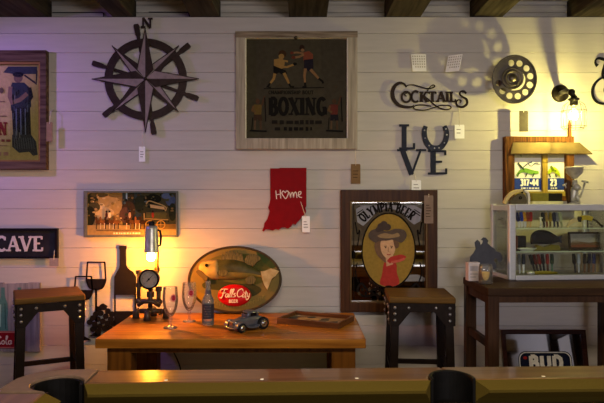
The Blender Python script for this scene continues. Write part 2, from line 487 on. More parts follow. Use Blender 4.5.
price_tag(142, 131, 139, 146.5, 145.2, 161.5, 'small white price tag hanging on a string below the compass wheel')

# ---------------------------------------------------------------- weathered framed print at the left edge
o = (0, 112, D)
t = wthing('framed_print', 'weathered wooden window frame holding a cream print of a standing man', 'picture', 1.2, 111)
fw = WOOD('weathered_red_wood', '#33201A', '#665544', .8, 'x', 5, bump=.5)
b = MB(o, fw); b.frame(-62, 171, 48, 53, (6, 8, 6, 11), -.045, -.002); b.build('frame', t, bevel=.002)
b = MB(o, WOOD('ochre_inner_bead', '#77582C', '#97743C', .6)); b.frame(-56, 163, 42, 64, (2, 1.6, 2.2, 2.6), -.034, -.010); b.build('inner_bead', t)
b = MB(o, PAINT('#A8965E', .5)); b.pbox(-56, 163, 42, 64, -.012, -.004); b.lay = -.0122
ink = '#1C1F26'; ink2 = '#2C343E'
b.art(rect(-54, 65, 10, 162), '#B09E66')
b.art([(3, 74), (8, 68), (37, 68), (37, 75.5), (14, 75.5)], '#343A42')                 # rifle-like bar and bracket
b.line([(24, 76.5), (36, 85), (36.5, 72)], 1.8, '#3A3436')
b.art(ell(18, 79, 4.6, 5.2), '#6C5A4A'); b.art(ell(18, 76, 5.6, 2.6), ink)
b.art([(12, 84), (24, 84), (30.5, 90), (31, 108), (27, 112), (11, 112), (10.5, 105), (9.5, 91)], ink2)   # torso
b.line([(10.5, 88), (9.6, 98), (11.5, 104), (20, 101), (27, 95)], 4.2, '#7A6350')
b.line([(29, 89), (31, 98), (26, 105)], 4, ink)
b.art([(11.5, 109), (30, 109), (31, 137), (13, 137)], ink)                             # trousers
for x in (16, 20.5, 25): b.line([(x, 110), (x+.4, 136)], 1.1, '#5D6A7C')
b.art([(12, 136), (31, 136), (36, 143), (37.5, 156), (33, 157), (29, 153), (19, 154), (12, 148)], '#2B3036')
for k in range(9): b.line([(14+k*2.3, 139), (15+k*2.4, 150)], .7, '#4D5357')
random.seed(21)
for k in range(26):                                                                    # worn streaks in the figure
    x_ = random.uniform(12, 29); y_ = random.uniform(85, 134)
    b.up(.00005); b.line([(x_, y_), (x_+random.uniform(-.8, .8), y_+random.uniform(3, 9))], random.uniform(.6, 1.3), random.choice(['#4E5862', '#12151A', '#6A6E68', '#3A424C']), up=False)
for yy, ww in ((103, 3), (117.5, 5)): b.line([(0, yy), (ww+2, yy)], .9, '#6B5340')
letters(b, 'N', -1.2, 136.5, 13, .75, .24, .14, .4, m='#6E1F1C')
letters(b, 'LDE', -31, 136.5, 13, .75, .24, .14, .4, m='#6E1F1C')
dashes(b, -40, 11, 142, 3, '#7A3B33'); dashes(b, -44, 11, 155, 4, '#A0766A'); b.line([(-44, 147), (8, 147)], .7, '#7A5A44')
b.art(ell(2, 92, 2.2, 3), '#5A4B3A'); 
b.build('print', t)
MB(o, glass).pbox(-56, 163, 42, 64, -.026, -.024).build('pane', t)
price_tag(51, 108, 46.5, 122, 52.5, 141, 'tan wooden tag hanging on the right side of the print of the standing man', M('pale_wood_tag', '#8E7657', .7), off=.05, marks=False)

# ---------------------------------------------------------------- boxing print in an old window sash
o = (296, 91.5, D)
t = wthing('boxing_print', 'old cream window sash framing a dark olive boxing poster', 'picture', 296, 91.5)
sash = WOOD('chipped_cream_sash', '#8E8472', '#B5AB96', .75, 'z', 7, bump=.4)
b = MB(o, sash); b.frame(236.3, 149.5, 356.8, 39, (9.4, 10.5, 9.4, .6), -.040, -.002); b.build('frame', t, bevel=.002)
b = MB(o, WOOD('flaking_brown_rail', '#5E5040', '#9A8B76', .85, 'x', 8, bump=.6)); b.pbox(236, 39.2, 357, 33, -.043, -.002); b.build('top_rail', t, bevel=.002)
b = MB(o, PAINT('#D8D2C0')); b.frame(245.6, 139.2, 347.6, 39.4, (1.1, .3, 1.1, .3), -.036, -.012); b.build('inner_bead', t)  # pale side edges: light caught by the jambs is put into the colour
b = MB(o, M('dark_olive_cloth', '#3F3A2D', .8, var=.12, scale=40, spec=.03)); b.pbox(246, 139, 347.4, 39.4, -.012, -.004); b.lay = -.0122
sk, sk2, bk, rd, gy = '#8A6A38', '#7A5A3A', '#14120E', '#5E2A1E', '#2C2A2A'
# left boxer
b.art(ell(282.5, 54.5, 4, 3.8), '#3A2716'); b.art(ell(281.5, 57, 2.8, 2.6), sk)
b.art([(274, 60), (281, 58.5), (285, 61), (284, 68), (280, 70.5), (274, 68)], sk); b.line([(277, 62), (280, 67.5), (287, 67.5), (294, 65)], 2, sk)
b.line([(283, 61), (288, 62)], 1.8, sk); b.art(ell(295, 64.4, 2, 1.5), bk)
b.art([(273.5, 66), (281, 69), (286, 71), (287, 74), (282, 75), (279, 73), (275, 75.5), (273.5, 72)], bk)
b.line([(275, 74), (274, 79), (269.5, 85)], [3, 2.6, 1.8], sk); b.line([(284, 73.5), (286.5, 78.5), (289.5, 85)], [3, 2.6, 1.8], sk)
b.line([(270.5, 83.5), (267.5, 87.6), (271, 87.8)], 1.8, bk); b.line([(289, 84), (290.5, 87), (294, 87.2)], 1.8, bk)
# right boxer
b.art(ell(302, 48.5, 2.6, 3.2), '#2C1D14'); b.art(ell(302.5, 50.8, 1.8, 1.6), sk2)
b.art([(303, 53), (309, 51.5), (313, 55), (313, 60), (308, 62.5), (303.5, 61)], '#6E3A28')
b.line([(304, 55), (299, 57.5), (294.5, 58)], 2.2, sk2); b.line([(303.5, 54), (297, 53), (293, 53.5)], 1.8, sk2); b.art(ell(293.5, 58, 2, 1.6), rd); b.art(ell(292, 53.5, 1.8, 1.4), rd)
b.art([(304, 60.5), (313, 59.5), (313.5, 69), (309, 72), (304, 69.5)], '#1E1A22')
b.line([(305.5, 69), (304.5, 76), (305, 84)], [3, 2.6, 1.8], sk2); b.line([(310.5, 70), (315, 75), (319.5, 80)], [3, 2.6, 1.8], sk2)
b.line([(305, 83), (305.4, 87.4), (302.4, 87.6)], 1.9, bk); b.line([(318.5, 79), (322.5, 82), (323, 84)], 1.9, bk)
b.line([(264, 89.2), (324, 88)], .8, bk)
letters(b, 'CHAMPIONSHIP BOUT', 268.5, 94.6, 3.5, 1.0, .22, .16, .3, m=bk)
letters(b, 'BOXING', 269, 115.4, 17.2, .735, .25, .09, .36, gap=.05, m=bk)
for x0, fl, c1, c2 in ((258, 1, '#5C4A22', '#3A2A1C'), (334, -1, '#5A2A20', '#1E1C1E')):
    b.art(ell(x0, 102, 2, 2.6), '#4A3524'); b.art([(x0-4, 105), (x0+4, 105), (x0+3.4, 115), (x0-3.4, 115)], c1)
    b.line([(x0-4, 106), (x0-5.5*1, 111), (x0-2, 113)], 2, '#5C442A'); b.line([(x0+4, 106), (x0+5.8, 100), (x0+7*1, 96.5)], 2, '#4A3524')
    b.art([(x0-3.6, 115), (x0+3.8, 115), (x0+4.4, 121), (x0+.6, 121), (x0, 118.5), (x0-1, 121), (x0-4, 121)], c2)
    b.line([(x0-2.6, 121), (x0-3, 130)], 1.9, '#55432E'); b.line([(x0+2.8, 121), (x0+3, 130)], 1.9, '#4A3826')
    b.line([(x0-8, 131), (x0+9, 131.6)], 1.4, bk); b.line([(x0-5, 118), (x0-6, 131)], .8, bk); b.line([(x0+7, 98), (x0+8, 122)], 1, bk)
dashes(b, 272, 322, 122.6, 4.2, '#1C1913'); dashes(b, 284, 312, 129.3, 4, '#15130F')
dashes(b, 275, 281, 129.3, 4, '#1C1913')
b.build('poster', t)
b = MB(o, M('tarnished_brass', '#4E4534', .4, .8)); b.lathe([(.0, -.048), (.009, -.046), (.012, -.040)], (0, 0, (91.5-39.4)*D/K), 'y', 14); b.build('latch', t)
price_tag(355.4, 147, 351, 164, 360.4, 183.6, 'brown kraft tag hanging below the lower right corner of the boxing poster', kraft)

# ---------------------------------------------------------------- red state cut-out
o = (286, 198, D)
t = wthing('state_sign', 'red wooden state outline with the white word home, beside a white tag', 'wall sign', 286, 198)
b = MB(o, M('red_enamel', '#80000A', .6, var=.08))
b.prism([(270.4, 168.6), (279, 168.6), (280, 168), (306.4, 168), (306.4, 206), (305.2, 208), (306.2, 211), (305, 214), (302.2, 216.2), (300.5, 219), (297.5, 222), (295.8, 224.6), (293, 223.6), (291, 226.6), (288, 228.6), (285.4, 227.2), (282, 227.4), (279, 229.6), (276, 228.8), (273, 230.4), (269.5, 229.4), (266, 229.2), (263.8, 231.4), (262.4, 230.2), (264, 227), (264.6, 223), (267.6, 219), (269, 214.5), (269.8, 210.5), (268.4, 207.5), (269.8, 203), (270.6, 199)], -.026, -.008)
b.build('board', t, bevel=.001)
b = MB(o, PAINT('#E6D8CC')); b.lay = -.0262
st = [[(276, 190.6), (276.8, 199)], [(280.4, 189.8), (280.9, 198.4)], [(276.3, 194.8), (280.7, 194.2)],
      cr([(285.3, 192.8), (283.4, 191), (282, 193.2), (283.4, 196), (285.9, 198.6), (288, 195), (288.6, 192.2), (286.9, 190.9), (285.3, 193)], 4),
      cr([(289.6, 192.3), (290.8, 198), (291, 194.4), (292.8, 192.6), (293.6, 197.6), (294.2, 193.6), (296, 192.3), (297, 198)], 4),
      cr([(297.6, 195.6), (300.6, 194), (300.8, 191.8), (298.6, 192.4), (298.8, 196.4), (301.8, 197.6)], 4)]
for p in st: b.line(p, .85, up=False)
b.build('lettering', t)
t2 = price_tag(299.5, 198, 302, 216, 309.8, 232, 'white price tag on a long string at the lower right of the red state sign', off=.03)

# ---------------------------------------------------------------- perforated cards
perf = M('white_perforated_card', '#F0EFEC', .55, var=.03)
def perf_card(ox, oy, pts, label, rot, off):
    t = wthing('perforated_card', label, 'card', ox, oy, D, off, (0, 0, rot))
    b = MB((ox, oy, D), perf)
    (ax, ay), (bx, by), (cx_, cy_), (dx, dy) = pts
    P = lambda u, v: ((ax+(bx-ax)*u)*(1-v)+(dx+(cx_-dx)*u)*v, (ay+(by-ay)*u)*(1-v)+(dy+(cy_-dy)*u)*v)
    nx, ny = 6, 6; hh = .2
    us = [0]; vs_ = [0]
    for i in range(nx): us += [(i+hh+.02)/nx*.94+.03, (i+1-hh-.02)/nx*.94+.03]
    for i in range(ny): vs_ += [(i+hh)/ny*.92+.04, (i+1-hh)/ny*.92+.04]
    us.append(1); vs_.append(1)
    for i in range(len(us)-1):
        for j in range(len(vs_)-1):
            if i % 2 == 1 and j % 2 == 1 and not (j == 11 or (j == 9 and i < 3)): continue
            b.prism([P(us[i], vs_[j]), P(us[i+1], vs_[j]), P(us[i+1], vs_[j+1]), P(us[i], vs_[j+1])], -.002, 0)
    o = b.build('perforated_panel', t)
    MB((ox, oy, D), steel).tube([(0, off/math.cos(R(rot)) if rot else off, .0), (0, .0, .0)], .004, 8).build('standoff', t)
perf_card(418.5, 62.5, [(411, 54.4), (425.6, 54.4), (426.4, 71.4), (412.6, 71.4)], 'white perforated square card facing out above the left of the cocktails sign', 0, .02)
perf_card(454.2, 63, [(448.6, 55.4), (462.4, 55), (459, 71.2), (445.6, 71.4)], 'slanted white perforated card lit warmly above the right of the cocktails sign', -24, .055)

# ---------------------------------------------------------------- cocktails sign
o = (430, 97, D)
t = wthing('cocktails_sign', 'black cut metal cocktails word sign with flourishes', 'wall sign', 430, 97, off=.012)
b = MB(o, M('black_bronze_steel', '#2A211C', .5, .6)); E = (-.004, 0)
b.rib(cr([(406.5, 87.2), (404.5, 84.4), (400, 83), (395.4, 85.6), (392.6, 91.5), (393.4, 98.4), (397, 103.6), (403, 106.6), (411, 107), (414, 105.4)], 5), [1.4, 2.2, 3.4, 4, 3.6, 2.4, 1.2], *E)
b.rib(cr([(406, 87), (407.8, 85.4), (413, 84.8), (420, 86.8), (427, 88.6), (432.6, 87.9), (434.6, 86), (432.6, 85.2), (429.6, 87.6), (427.2, 91)], 5), [1, .9, 1.2, 1.4, 1.1, .9], *E)
b.rib(ell(406.2, 97, 4.5, 5.2, 20), 2.1, *E, closed=True); b.rib(cr([(407, 93), (404.6, 94.6), (406.6, 96.4)], 4), 1, *E)
b.rib(arc(415.6, 96.6, 4, 5.4, 50, 310, 12), 2.1, *E)
letters(b, 'KTAIL', 419.6, 102, 10.4, 1.04, .26, .14, .36, .01, ext=E)
b.rib(cr([(426.5, 92), (424.5, 96), (429, 100), (434, 104.6), (440, 108.2), (447, 109.6), (451, 107.6), (448, 105.4), (440, 105.6), (432, 108.2), (424, 110.2), (416, 109.4), (413.4, 107.4), (417, 105.2), (424, 105), (431, 106.2)], 5), [1.2, 1.4, 1.2, 1, 1.2, 1.2, 1], *E)
b.rib(cr([(466, 93.6), (463.6, 91.2), (460.4, 91.8), (459.6, 94.4), (462.4, 97), (466.2, 99.4), (466.6, 104), (462.4, 107), (457.6, 106), (456, 102.6), (458, 100), (460.8, 100.8), (460, 102.8)], 5), [2, 1.6, 1.6, 2.4, 2.4, 1.8, 1.4, 1], *E)
b.build('lettering', t)
for x, y in ((394, 91), (428, 89), (463, 92)):
    q = MB(o, iron); q.tube([((x-430)*D/K, .0, (97-y)*D/K), ((x-430)*D/K, .012, (97-y)*D/K)], .003, 6); q.build('standoff', t)
price_tag(460, 108, 454.6, 124.6, 464.4, 138.4, 'white tag on a string below the end of the cocktails sign', off=.02)

# ---------------------------------------------------------------- LOVE with a horseshoe
o = (424, 150, D)
t = wthing('love_sign', 'dark metal love sign with a horseshoe as the letter o', 'wall sign', 424, 150)
lm = M('blue_black_steel', '#22242B', .5, .6)
b = MB(o, lm); letters(b, 'L', 400, 149.8, 25.4, .97, .19, .09, .40, ext=(-.010, -.004))
b.build('letter_l', t, bevel=.0006)
b = MB(o, lm); letters(b, 'V', 399.6, 174.6, 25.4, 1.16, .20, .08, .34, ext=(-.010, -.004)); b.build('letter_v', t, bevel=.0006)
b = MB(o, lm); letters(b, 'E', 428.2, 174.6, 24.6, 1.2, .22, .085, .36, ext=(-.010, -.004)); b.build('letter_e', t, bevel=.0006)
b = MB(o, M('worn_horseshoe', '#24262C', .45, .8, var=.3))
hs = cr([(425.2, 126.4), (423.8, 132), (425, 140), (429.6, 147), (435, 148.6), (440.6, 147), (445.2, 140), (446, 132), (443.8, 126.2)], 5)
b.rib(hs, [4.2, 5, 5.4, 5.8, 5.4, 5, 4.2], -.018, -.008)
b.build('horseshoe', t, bevel=.0015)
for i in (4, 9, 14, 19, 23, 28, 33, 37):
    b = MB(o, stud_m); x, y = hs[min(i, len(hs)-1)]; kx = D/K
    b.lathe([(0, -.0195), (.004, -.019), (.005, -.018)], ((x-424)*kx, 0, (150-y)*kx), 'y', 8); b.build('nail_head', t)
price_tag(415, 174, 411.6, 180, 421, 193, 'white printed tag hanging under the letter v of the love sign', off=.02)

# ---------------------------------------------------------------- perforated metal reel
o = (514.4, 79.5, D)
t = wthing('metal_reel', 'round steel reel with a ring of holes mounted on the wall', 'wall art', 514.4, 79.5, off=.115)
rm = M('worn_reel_steel', '#5A534A', .42, .85, var=.25, scale=20)
b = MB(o, rm); n = 60
outer = ell(514.4, 79.3, 21.6, 23.6, n)
# flange with ten round holes: built as a ring of sectors
def holed_disc(b, c, rx, rz, hr, hn, ri, y0, y1, a0=0, skip=()):
    for i in range(hn):
        a = a0 + 360*i/hn; h = 180/hn
        hx, hz = c[0]+(rx+ri)/2*.99*math.cos(R(a)), c[1]-((rz+ri)/2)*.99*math.sin(R(a))
        bo = []
        cs = [(R(a-h), rx, rz), (R(a+h), rx, rz), (R(a+h), ri, ri), (R(a-h), ri, ri)]
        for e in range(4):
            (a0_, x0_, z0_), (a1_, x1_, z1_) = cs[e], cs[(e+1) % 4]
            for j in range(7):
                f_ = j/7; aa = a0_+(a1_-a0_)*f_; xx = x0_+(x1_-x0_)*f_; zz = z0_+(z1_-z0_)*f_
                bo.append((c[0]+xx*math.cos(aa), c[1]-zz*math.sin(aa)))
        bi = []
        for p in bo:
            ang = math.atan2(p[1]-hz, p[0]-hx); bi.append((hx+hr*math.cos(ang), hz+hr*math.sin(ang)))
        if i in skip: b.prism(bo, y0, y1)
        else: b.ring(bo, bi, y0, y1)
holed_disc(b, (514.6, 79.6), 21, 22.6, 3.1, 12, 10.5, 0.000, 0.004, 12, skip=(4, 5))
b.build('flange', t)
b = MB(o, rm); b.ring(outer, ell(514.4, 79.3, 20.2, 22, n), -0.008, 0.006); b.build('rim', t, bevel=.001)
b = MB(o, rm); kx = D/K
b.lathe([(.064, .0), (.064, -.008), (.058, -.010), (.054, -.004), (.048, -.004), (.046, -.012), (.040, -.014), (.036, -.006), (.022, -.006), (.020, -.012), (0, -.013)], (-2*kx, 0, 1*kx), 'y', 36); b.build('hub', t)
b = MB(o, rm); b.lathe([(.05, .115), (.05, .11), (.03, .102), (.03, .0)], (-1*kx, 0, 0), 'y', 24); b.build('spindle', t)
b = MB(o, rm)
b.lathe([(0, -.016), (.009, -.015), (.011, -.004)], (2*kx, 0, -5*kx), 'y', 14); b.build('knob', t)
price_tag(523, 94, 519.2, 110.4, 528, 131, 'dark paper tag hanging below the round steel reel', M('dark_card', '#48423A', .7), off=.075, marks=False)  # the card itself is dark grey-brown

# ---------------------------------------------------------------- wall lamp with a wire cage
o = (560, 93.5, D)
t = wthing('wall_lamp', 'black pipe wall lamp with a wire cage round a glowing bulb', 'lamp', 560, 93.5)
lampm = M('oiled_black_iron', '#2B2622', .38, .8, var=.3)
b = MB(o, lampm); b.lathe([(.053, 0), (.053, -.008), (.045, -.016), (.03, -.02), (.024, -.034), (0, -.036)], (0, 0, 0), 'y', 28); b.build('mounting_plate', t)
P = lambda x, y, yy: (X(x, D+yy)-X(560), yy, Z(y, D+yy)-Z(93.5))
b = MB(o, lampm); b.tube([P(560.5, 93.5, -.02), P(562, 92.5, -.10), P(566, 91, -.19), P(571, 92, -.235), P(573.4, 96, -.252)], .0135, 12)
b.ball(P(571.5, 92.4, -.236), .021); b.build('arm', t)
b = MB(o, lampm); c = P(573.8, 96, -.255)
b.lathe([(0, 0), (.018, 0), (.018, -.012), (.030, -.014), (.030, -.024), (.021, -.024), (.022, -.05), (.017, -.056), (0, -.056)], c, 'z', 20); b.build('socket', t)
bulb_wall = EMIT('wall_bulb_glow', '#FFEE84', 5600.0)
BC = Vector(c) + Vector((0, 0, -.106))
b = MB(o, GLASS('clear_bulb_glass', '#FFFFFF', .8, .02, milk=.02)); b.lathe([(.012, .040), (.014, .028), (.024, .012), (.028, -.004), (.024, -.02), (.012, -.03), (0, -.033)], tuple(BC), 'z', 20); bl_ = b.build('bulb', t)
b = MB(o, bulb_wall); b.ball(tuple(BC+Vector((0, 0, -.004))), (.0095, .0095, .013)); b.build('filament', bl_)
b = MB(o, lampm)
top_z, bot_z = c[2]-.03, c[2]-.185
for k in range(8):
    a = 2*PI*k/8 + .2; r0, r1 = .026, .066
    ca, sa = math.cos(a), math.sin(a)
    b.tube([(c[0]+ca*r0, c[1]+sa*r0, top_z), (c[0]+ca*.055, c[1]+sa*.055, top_z-.02), (c[0]+ca*r1, c[1]+sa*r1, top_z-.055), (c[0]+ca*r1, c[1]+sa*r1, bot_z+.012), (c[0]+ca*.052, c[1]+sa*.052, bot_z)], .0016, 5)
for zz, rr in ((top_z-.055, .066), (bot_z+.012, .066), (bot_z, .052)):
    b.tube([(c[0]+rr*math.cos(2*PI*i/28), c[1]+rr*math.sin(2*PI*i/28), zz) for i in range(28)], .0016, 5, closed=True)
b.build('cage', t)

# ---------------------------------------------------------------- lizard sign with a tin awning
o = (535, 168, D)
t = wthing('lizard_sign', 'rustic wood framed sign with green lizards and a phone number under a tin awning', 'sign', 535, 168)
rust = WOOD('rusty_barn_wood', '#2C190B', '#6E441C', .7, 'z', 9, bump=.4)
b = MB(o, rust); b.frame(502.4, 201, 570.5, 137.2, (9.4, 5, 7.4, 5.6), -.05, -.003); b.build('frame', t, bevel=.002)
b = MB(o, M('sign_paper', '#E9E4D4', .5, var=.03)); b.pbox(511.6, 196.2, 563.4, 142.6, -.014, -.004); b.lay = -.0142
b.art(rect(512, 151, 563, 158), '#B9AE7A'); b.line([(520, 154), (520.2, 157)], 1, '#6E7440')
b.art(rect(512, 178.3, 563.2, 190), '#2B3E86')
letters(b, '317-44', 519.5, 185.8, 6.4, .74, .26, .15, 0, .07, m='#E8E6DA', sans=True); letters(b, '1', 540.2, 185.8, 6.4, .6, .26, .15, 0, m='#E8E6DA', sans=True)
letters(b, '23', 549.0, 185.8, 6.4, .74, .26, .15, 0, .07, m='#E8E6DA', sans=True)
dashes(b, 520, 538, 188.3, 1.8, '#D9D9D0'); dashes(b, 549.5, 556, 188.3, 1.8, '#D9D9D0')
gr, gr2, dk = '#6E9A3A', '#A9C022', '#33452A'
b.line(cr([(515.5, 176), (519, 172), (524, 170.5), (531, 172.4), (537.6, 172.6)], 5), [1.4, 3, 4.4, 4.6, 2.4], gr)
b.line(cr([(517, 163), (520, 167), (523, 169.6)], 4), [1.4, 2, 1.2], dk); b.line(cr([(521.5, 168), (527, 163.6), (531, 162)], 4), 1.1, '#46506A'); b.line(cr([(527, 164), (530, 166.4), (534, 163.6), (539, 164.6)], 4), .9, '#5A6478')
for x in (518, 526, 533): b.line([(x, 173), (x-1.6, 177)], 1.1, dk)
b.line(cr([(546.6, 174), (549, 171), (552.4, 169.6), (556.4, 173), (558.6, 176.6)], 5), [2, 4, 5, 3.6, 1.2], gr2); b.line(cr([(549.5, 166.2), (551.6, 170), (555, 171.4)], 4), [2.6, 2.6, 1.4], '#5C6C18')
for x in (548, 554): b.line([(x, 174), (x+1, 177.4)], 1.2, dk)
b.build('print', t)
b = MB(o, WOOD('yellow_mullion', '#7A6320', '#A88C38', .6, 'z', 6)); b.pbox(540.4, 193, 545.6, 152, -.034, -.012); b.build('mullion', t, bevel=.001)
b = MB(o, WOOD('yellow_sill', '#7A6A2A', '#9C8C40', .6, 'x', 6)); b.pbox(511.8, 196, 563.2, 191.4, -.03, -.012); b.build('sill', t, bevel=.001)
b = MB(o, M('tan_tin_awning', '#665638', .55, .2, var=.14, scale=16))
q = lambda x, y, d_: ((X(x, D-d_)-X(535, D)), -d_, Z(y, D-d_)-Z(168, D))
A = [q(513, 142.4, .052), q(579.5, 142.4, .052), q(592.5, 153.4, .062), q(510.8, 153.4, .062)]
th = [(p[0], p[1]+.004, p[2]-.006) for p in A]
b.hexa(A, th); b.build('awning', t)
b = MB(o, rust); b.prism([(565.6, 137.4), (565.8, 124), (567, 121), (568.2, 124), (568.8, 137.4)], -.04, -.03); b.build('hanging_peg', t)

# ---------------------------------------------------------------- curled letter sign cut by the right edge
o = (598, 80, D)
t = wthing('script_letter_sign', 'black scrolled metal letter sign at the right edge of the wall', 'wall sign', 598, 80, off=.012)
b = MB(o, black_metal); E = (-.005, 0)
b.rib(cr([(597.4, 66), (595.4, 63.6), (595.6, 60), (599, 58.4), (605, 60), (611, 61)], 5), [3.4, 2, 1.6, 2.6, 3, 2.2], *E)
b.rib(cr([(606.5, 60), (604.5, 67), (602.5, 74), (603.6, 79)], 5), [2.4, 3.6, 2.6, 1.4], *E)
b.rib(cr([(611, 77), (603, 77.6), (596.6, 81.6), (592.6, 88), (592.8, 96), (597, 102), (604, 103.6), (610, 101)], 5), [1.2, 1.8, 2.4, 2.6, 2.6, 2.2, 1.6], *E)
b.rib(cr([(606.8, 86), (604.4, 89), (605.6, 93.4), (610, 94)], 5), [1.4, 2, 1.6], *E)
b.build('letter', t)
q = MB(o, iron); q.tube([(-2.6*kx, 0, 18*kx), (-2.6*kx, .012, 18*kx)], .003, 6); q.build('standoff', t)
q = MB(o, iron); q.tube([(-5.2*kx, 0, -10*kx), (-5.2*kx, .012, -10*kx)], .003, 6); q.build('standoff', t)

# ---------------------------------------------------------------- picture of horses and carriage
o = (130.5, 214, D)
t = wthing('carriage_picture', 'wide grey framed landscape of horses and a carriage behind the table lamp', 'picture', 131.5, 214)
b = MB(o, M('grey_green_frame', '#5E625C', .5, var=.15)); b.frame(84, 237, 177.5, 191, (3.6, 2, 1.8, 1.8), -.025, -.002); b.build('frame', t, bevel=.001)
b = MB(o, PAINT('#3B3A26', .4)); b.pbox(87.4, 235.4, 176, 192.6, -.012, -.004); b.lay = -.0122
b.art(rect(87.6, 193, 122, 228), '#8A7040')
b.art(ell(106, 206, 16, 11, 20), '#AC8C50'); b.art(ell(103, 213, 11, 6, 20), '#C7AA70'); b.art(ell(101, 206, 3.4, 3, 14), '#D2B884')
for x, y, rx, ry, c in ((92, 199, 6, 6, '#2B2C1B'), (94, 207, 6, 5, '#4A4428'), (90, 216, 5, 10, '#26281A'), (99, 195, 9, 2.4, '#4C4426'), (116, 195, 8, 2.6, '#6E5C30')): b.art(ell(x, y, rx, ry, 14), c)
for x, w_, c in ((122, 5, '#2B3736'), (128, 6, '#2A2A1E'), (134, 7, '#2F3A38')): b.art(rect(x, 193, x+w_, 222), c)
b.art(rect(125.6, 193, 127, 200), '#7FA0AC')
for x, y, rx, ry, c in ((128, 210, 7, 9, '#40301F'), (125, 215, 6, 8, '#5A4030'), (140, 204, 6, 9, '#232A1C'), (152, 199, 9, 5, '#15180F'), (170, 200, 5, 6, '#3C4A62'), (166, 196, 5, 3, '#4A5872'), (172, 212, 4, 9, '#20261A'), (146, 212, 5, 8, '#2D3120')): b.art(ell(x, y, rx, ry, 14), c)
random.seed(9)
for k in range(95):
    x_ = random.uniform(88.5, 175); y_ = random.uniform(194, 222)
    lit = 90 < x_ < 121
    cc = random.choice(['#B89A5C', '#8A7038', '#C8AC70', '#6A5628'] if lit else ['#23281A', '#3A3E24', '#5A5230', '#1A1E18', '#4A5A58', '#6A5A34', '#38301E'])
    b.up(.00005); b.art(ell(x_, y_, random.uniform(.7, 2.2), random.uniform(.5, 1.5), 8), cc, up=False)
b.art(rect(87.6, 225, 176, 235.2), '#9C824C'); b.art(rect(131, 224, 176, 229), '#6E5626')
b.line(cr([(146, 204), (149, 201), (156, 203), (163, 205.5), (166, 208), (165, 211)], 4), 1.2, '#8E8050'); b.art([(150, 204.4), (164, 206.8), (164.6, 209.6), (150.4, 207.6)], '#A69668')
b.line([(144, 218.6), (168, 219.6)], 1.1, '#8A7640'); b.line([(144, 213), (144.4, 222)], 1.2, '#86764A'); b.art(rect(146, 212, 166, 218), '#4A4A2A')
for k, x in enumerate((99, 103, 108, 112, 117, 129, 133, 138, 143)):
    c = ('#5A3A1C', '#7A4E24', '#3A2614')[k % 3]
    b.art(ell(x, 222, 3.4, 2.2, 12), c); b.art(ell(x-2.4, 218.6, 1.2, 2.2, 8), c)
    for dx in (-2, 1.8): b.line([(x+dx, 223), (x+dx-.4, 229)], .8, '#C9B48A' if k % 2 else '#33241A')
for x, c in ((110, '#E0CDA6'), (107, '#4A2A20'), (130, '#C9A070'), (153, '#8A2E1E')): b.art(ell(x, 215, 1.3, 3, 10), c); b.art(ell(x, 211.4, 1, 1.1, 8), '#2A1C16')
for cxw in (150, 161): b.line(ell(cxw, 224.5, 4, 4, 18), .9, '#B08838', closed=True); b.line([(cxw-4, 224.5), (cxw+4, 224.5)], .5, '#B08838'); b.line([(cxw, 220.5), (cxw, 228.5)], .5, '#B08838')
b.line([(97, 230.4), (140, 230.4)], .6, '#4A3A20'); dashes(b, 114, 141, 233, 1.9, '#E8D8B0')
b.build('print', t)

# ---------------------------------------------------------------- CAVE sign
o = (0, 243.5, D)
t = wthing('cave_sign', 'black framed sign with pale slab letters reading cave', 'wall sign', 2, 243.2)
b = MB(o, M('black_frame_paint', '#15131A', .4)); b.frame(-98, 258.4, 57, 228.6, (2.4, 2.2, 2.4, 2.2), -.028, -.002); b.build('frame', t, bevel=.001)
b = MB(o, M('charcoal_board', '#24242B', .6, var=.2, scale=20)); b.pbox(-96, 256.4, 55, 230.6, -.016, -.004); b.build('board', t)
b = MB(o, PAINT('#C9C2C4')); letters(b, 'CAVE', -5.4, 251.3, 15.0, 1.03, .20, .115, .34, .03, ext=(-.019, -.0155)); b.build('lettering', t)
price_tag(54, 249, 49.6, 258, 58.4, 266, 'small grey tag hanging below the right end of the cave sign', M('grey_card', '#8E8484', .7), off=.03, marks=False)

# ---------------------------------------------------------------- soda board
o = (10, 316, D)
t = wthing('soda_board', 'faded plank board with green bottles and a red label behind the left stool', 'wall sign', 10, 316)
b = MB(o, WOOD('faded_grey_plank', '#6E6A70', '#9B9498', .8, 'z', 6, bump=.3))
for k in range(6):
    x0 = -32+k*12.2; b.pbox(x0, 350.4+(k % 2)*.6, x0+12.2, 283.4-(k % 3)*.5, -.018, 0)
b.build('board', t)
b = MB(o); b.lay = -.0183
for cx_ in (-14, 4.5, 21): 
    b.art([(cx_-1.8, 287), (cx_+1.8, 287), (cx_+2, 296), (cx_+4.6, 303), (cx_+5, 312), (cx_+4.2, 318), (cx_+5.2, 330), (cx_-5.2, 330), (cx_-4.2, 318), (cx_-5, 312), (cx_-4.6, 303), (cx_-2, 296)], '#4E7672')
    b.line([(cx_-2.4, 304), (cx_-2.8, 326)], 1.1, '#9DB8B2'); b.line([(cx_+2, 303), (cx_+2.6, 328)], .8, '#2C4A48')
b.art(rect(-33, 330.4, 17.6, 347.6), '#7E1420'); b.line(rect(-32, 331.4, 16.6, 346.6), .8, '#B06A66', closed=True)
sc = '#D8C2BC'
C0 = cr([(-19, 335), (-22, 333.6), (-26, 337), (-25.4, 343), (-21.4, 344.2), (-18, 341)], 4); b.line(C0, 1.4, sc)
for ox_ in (-16.6, -1): pass
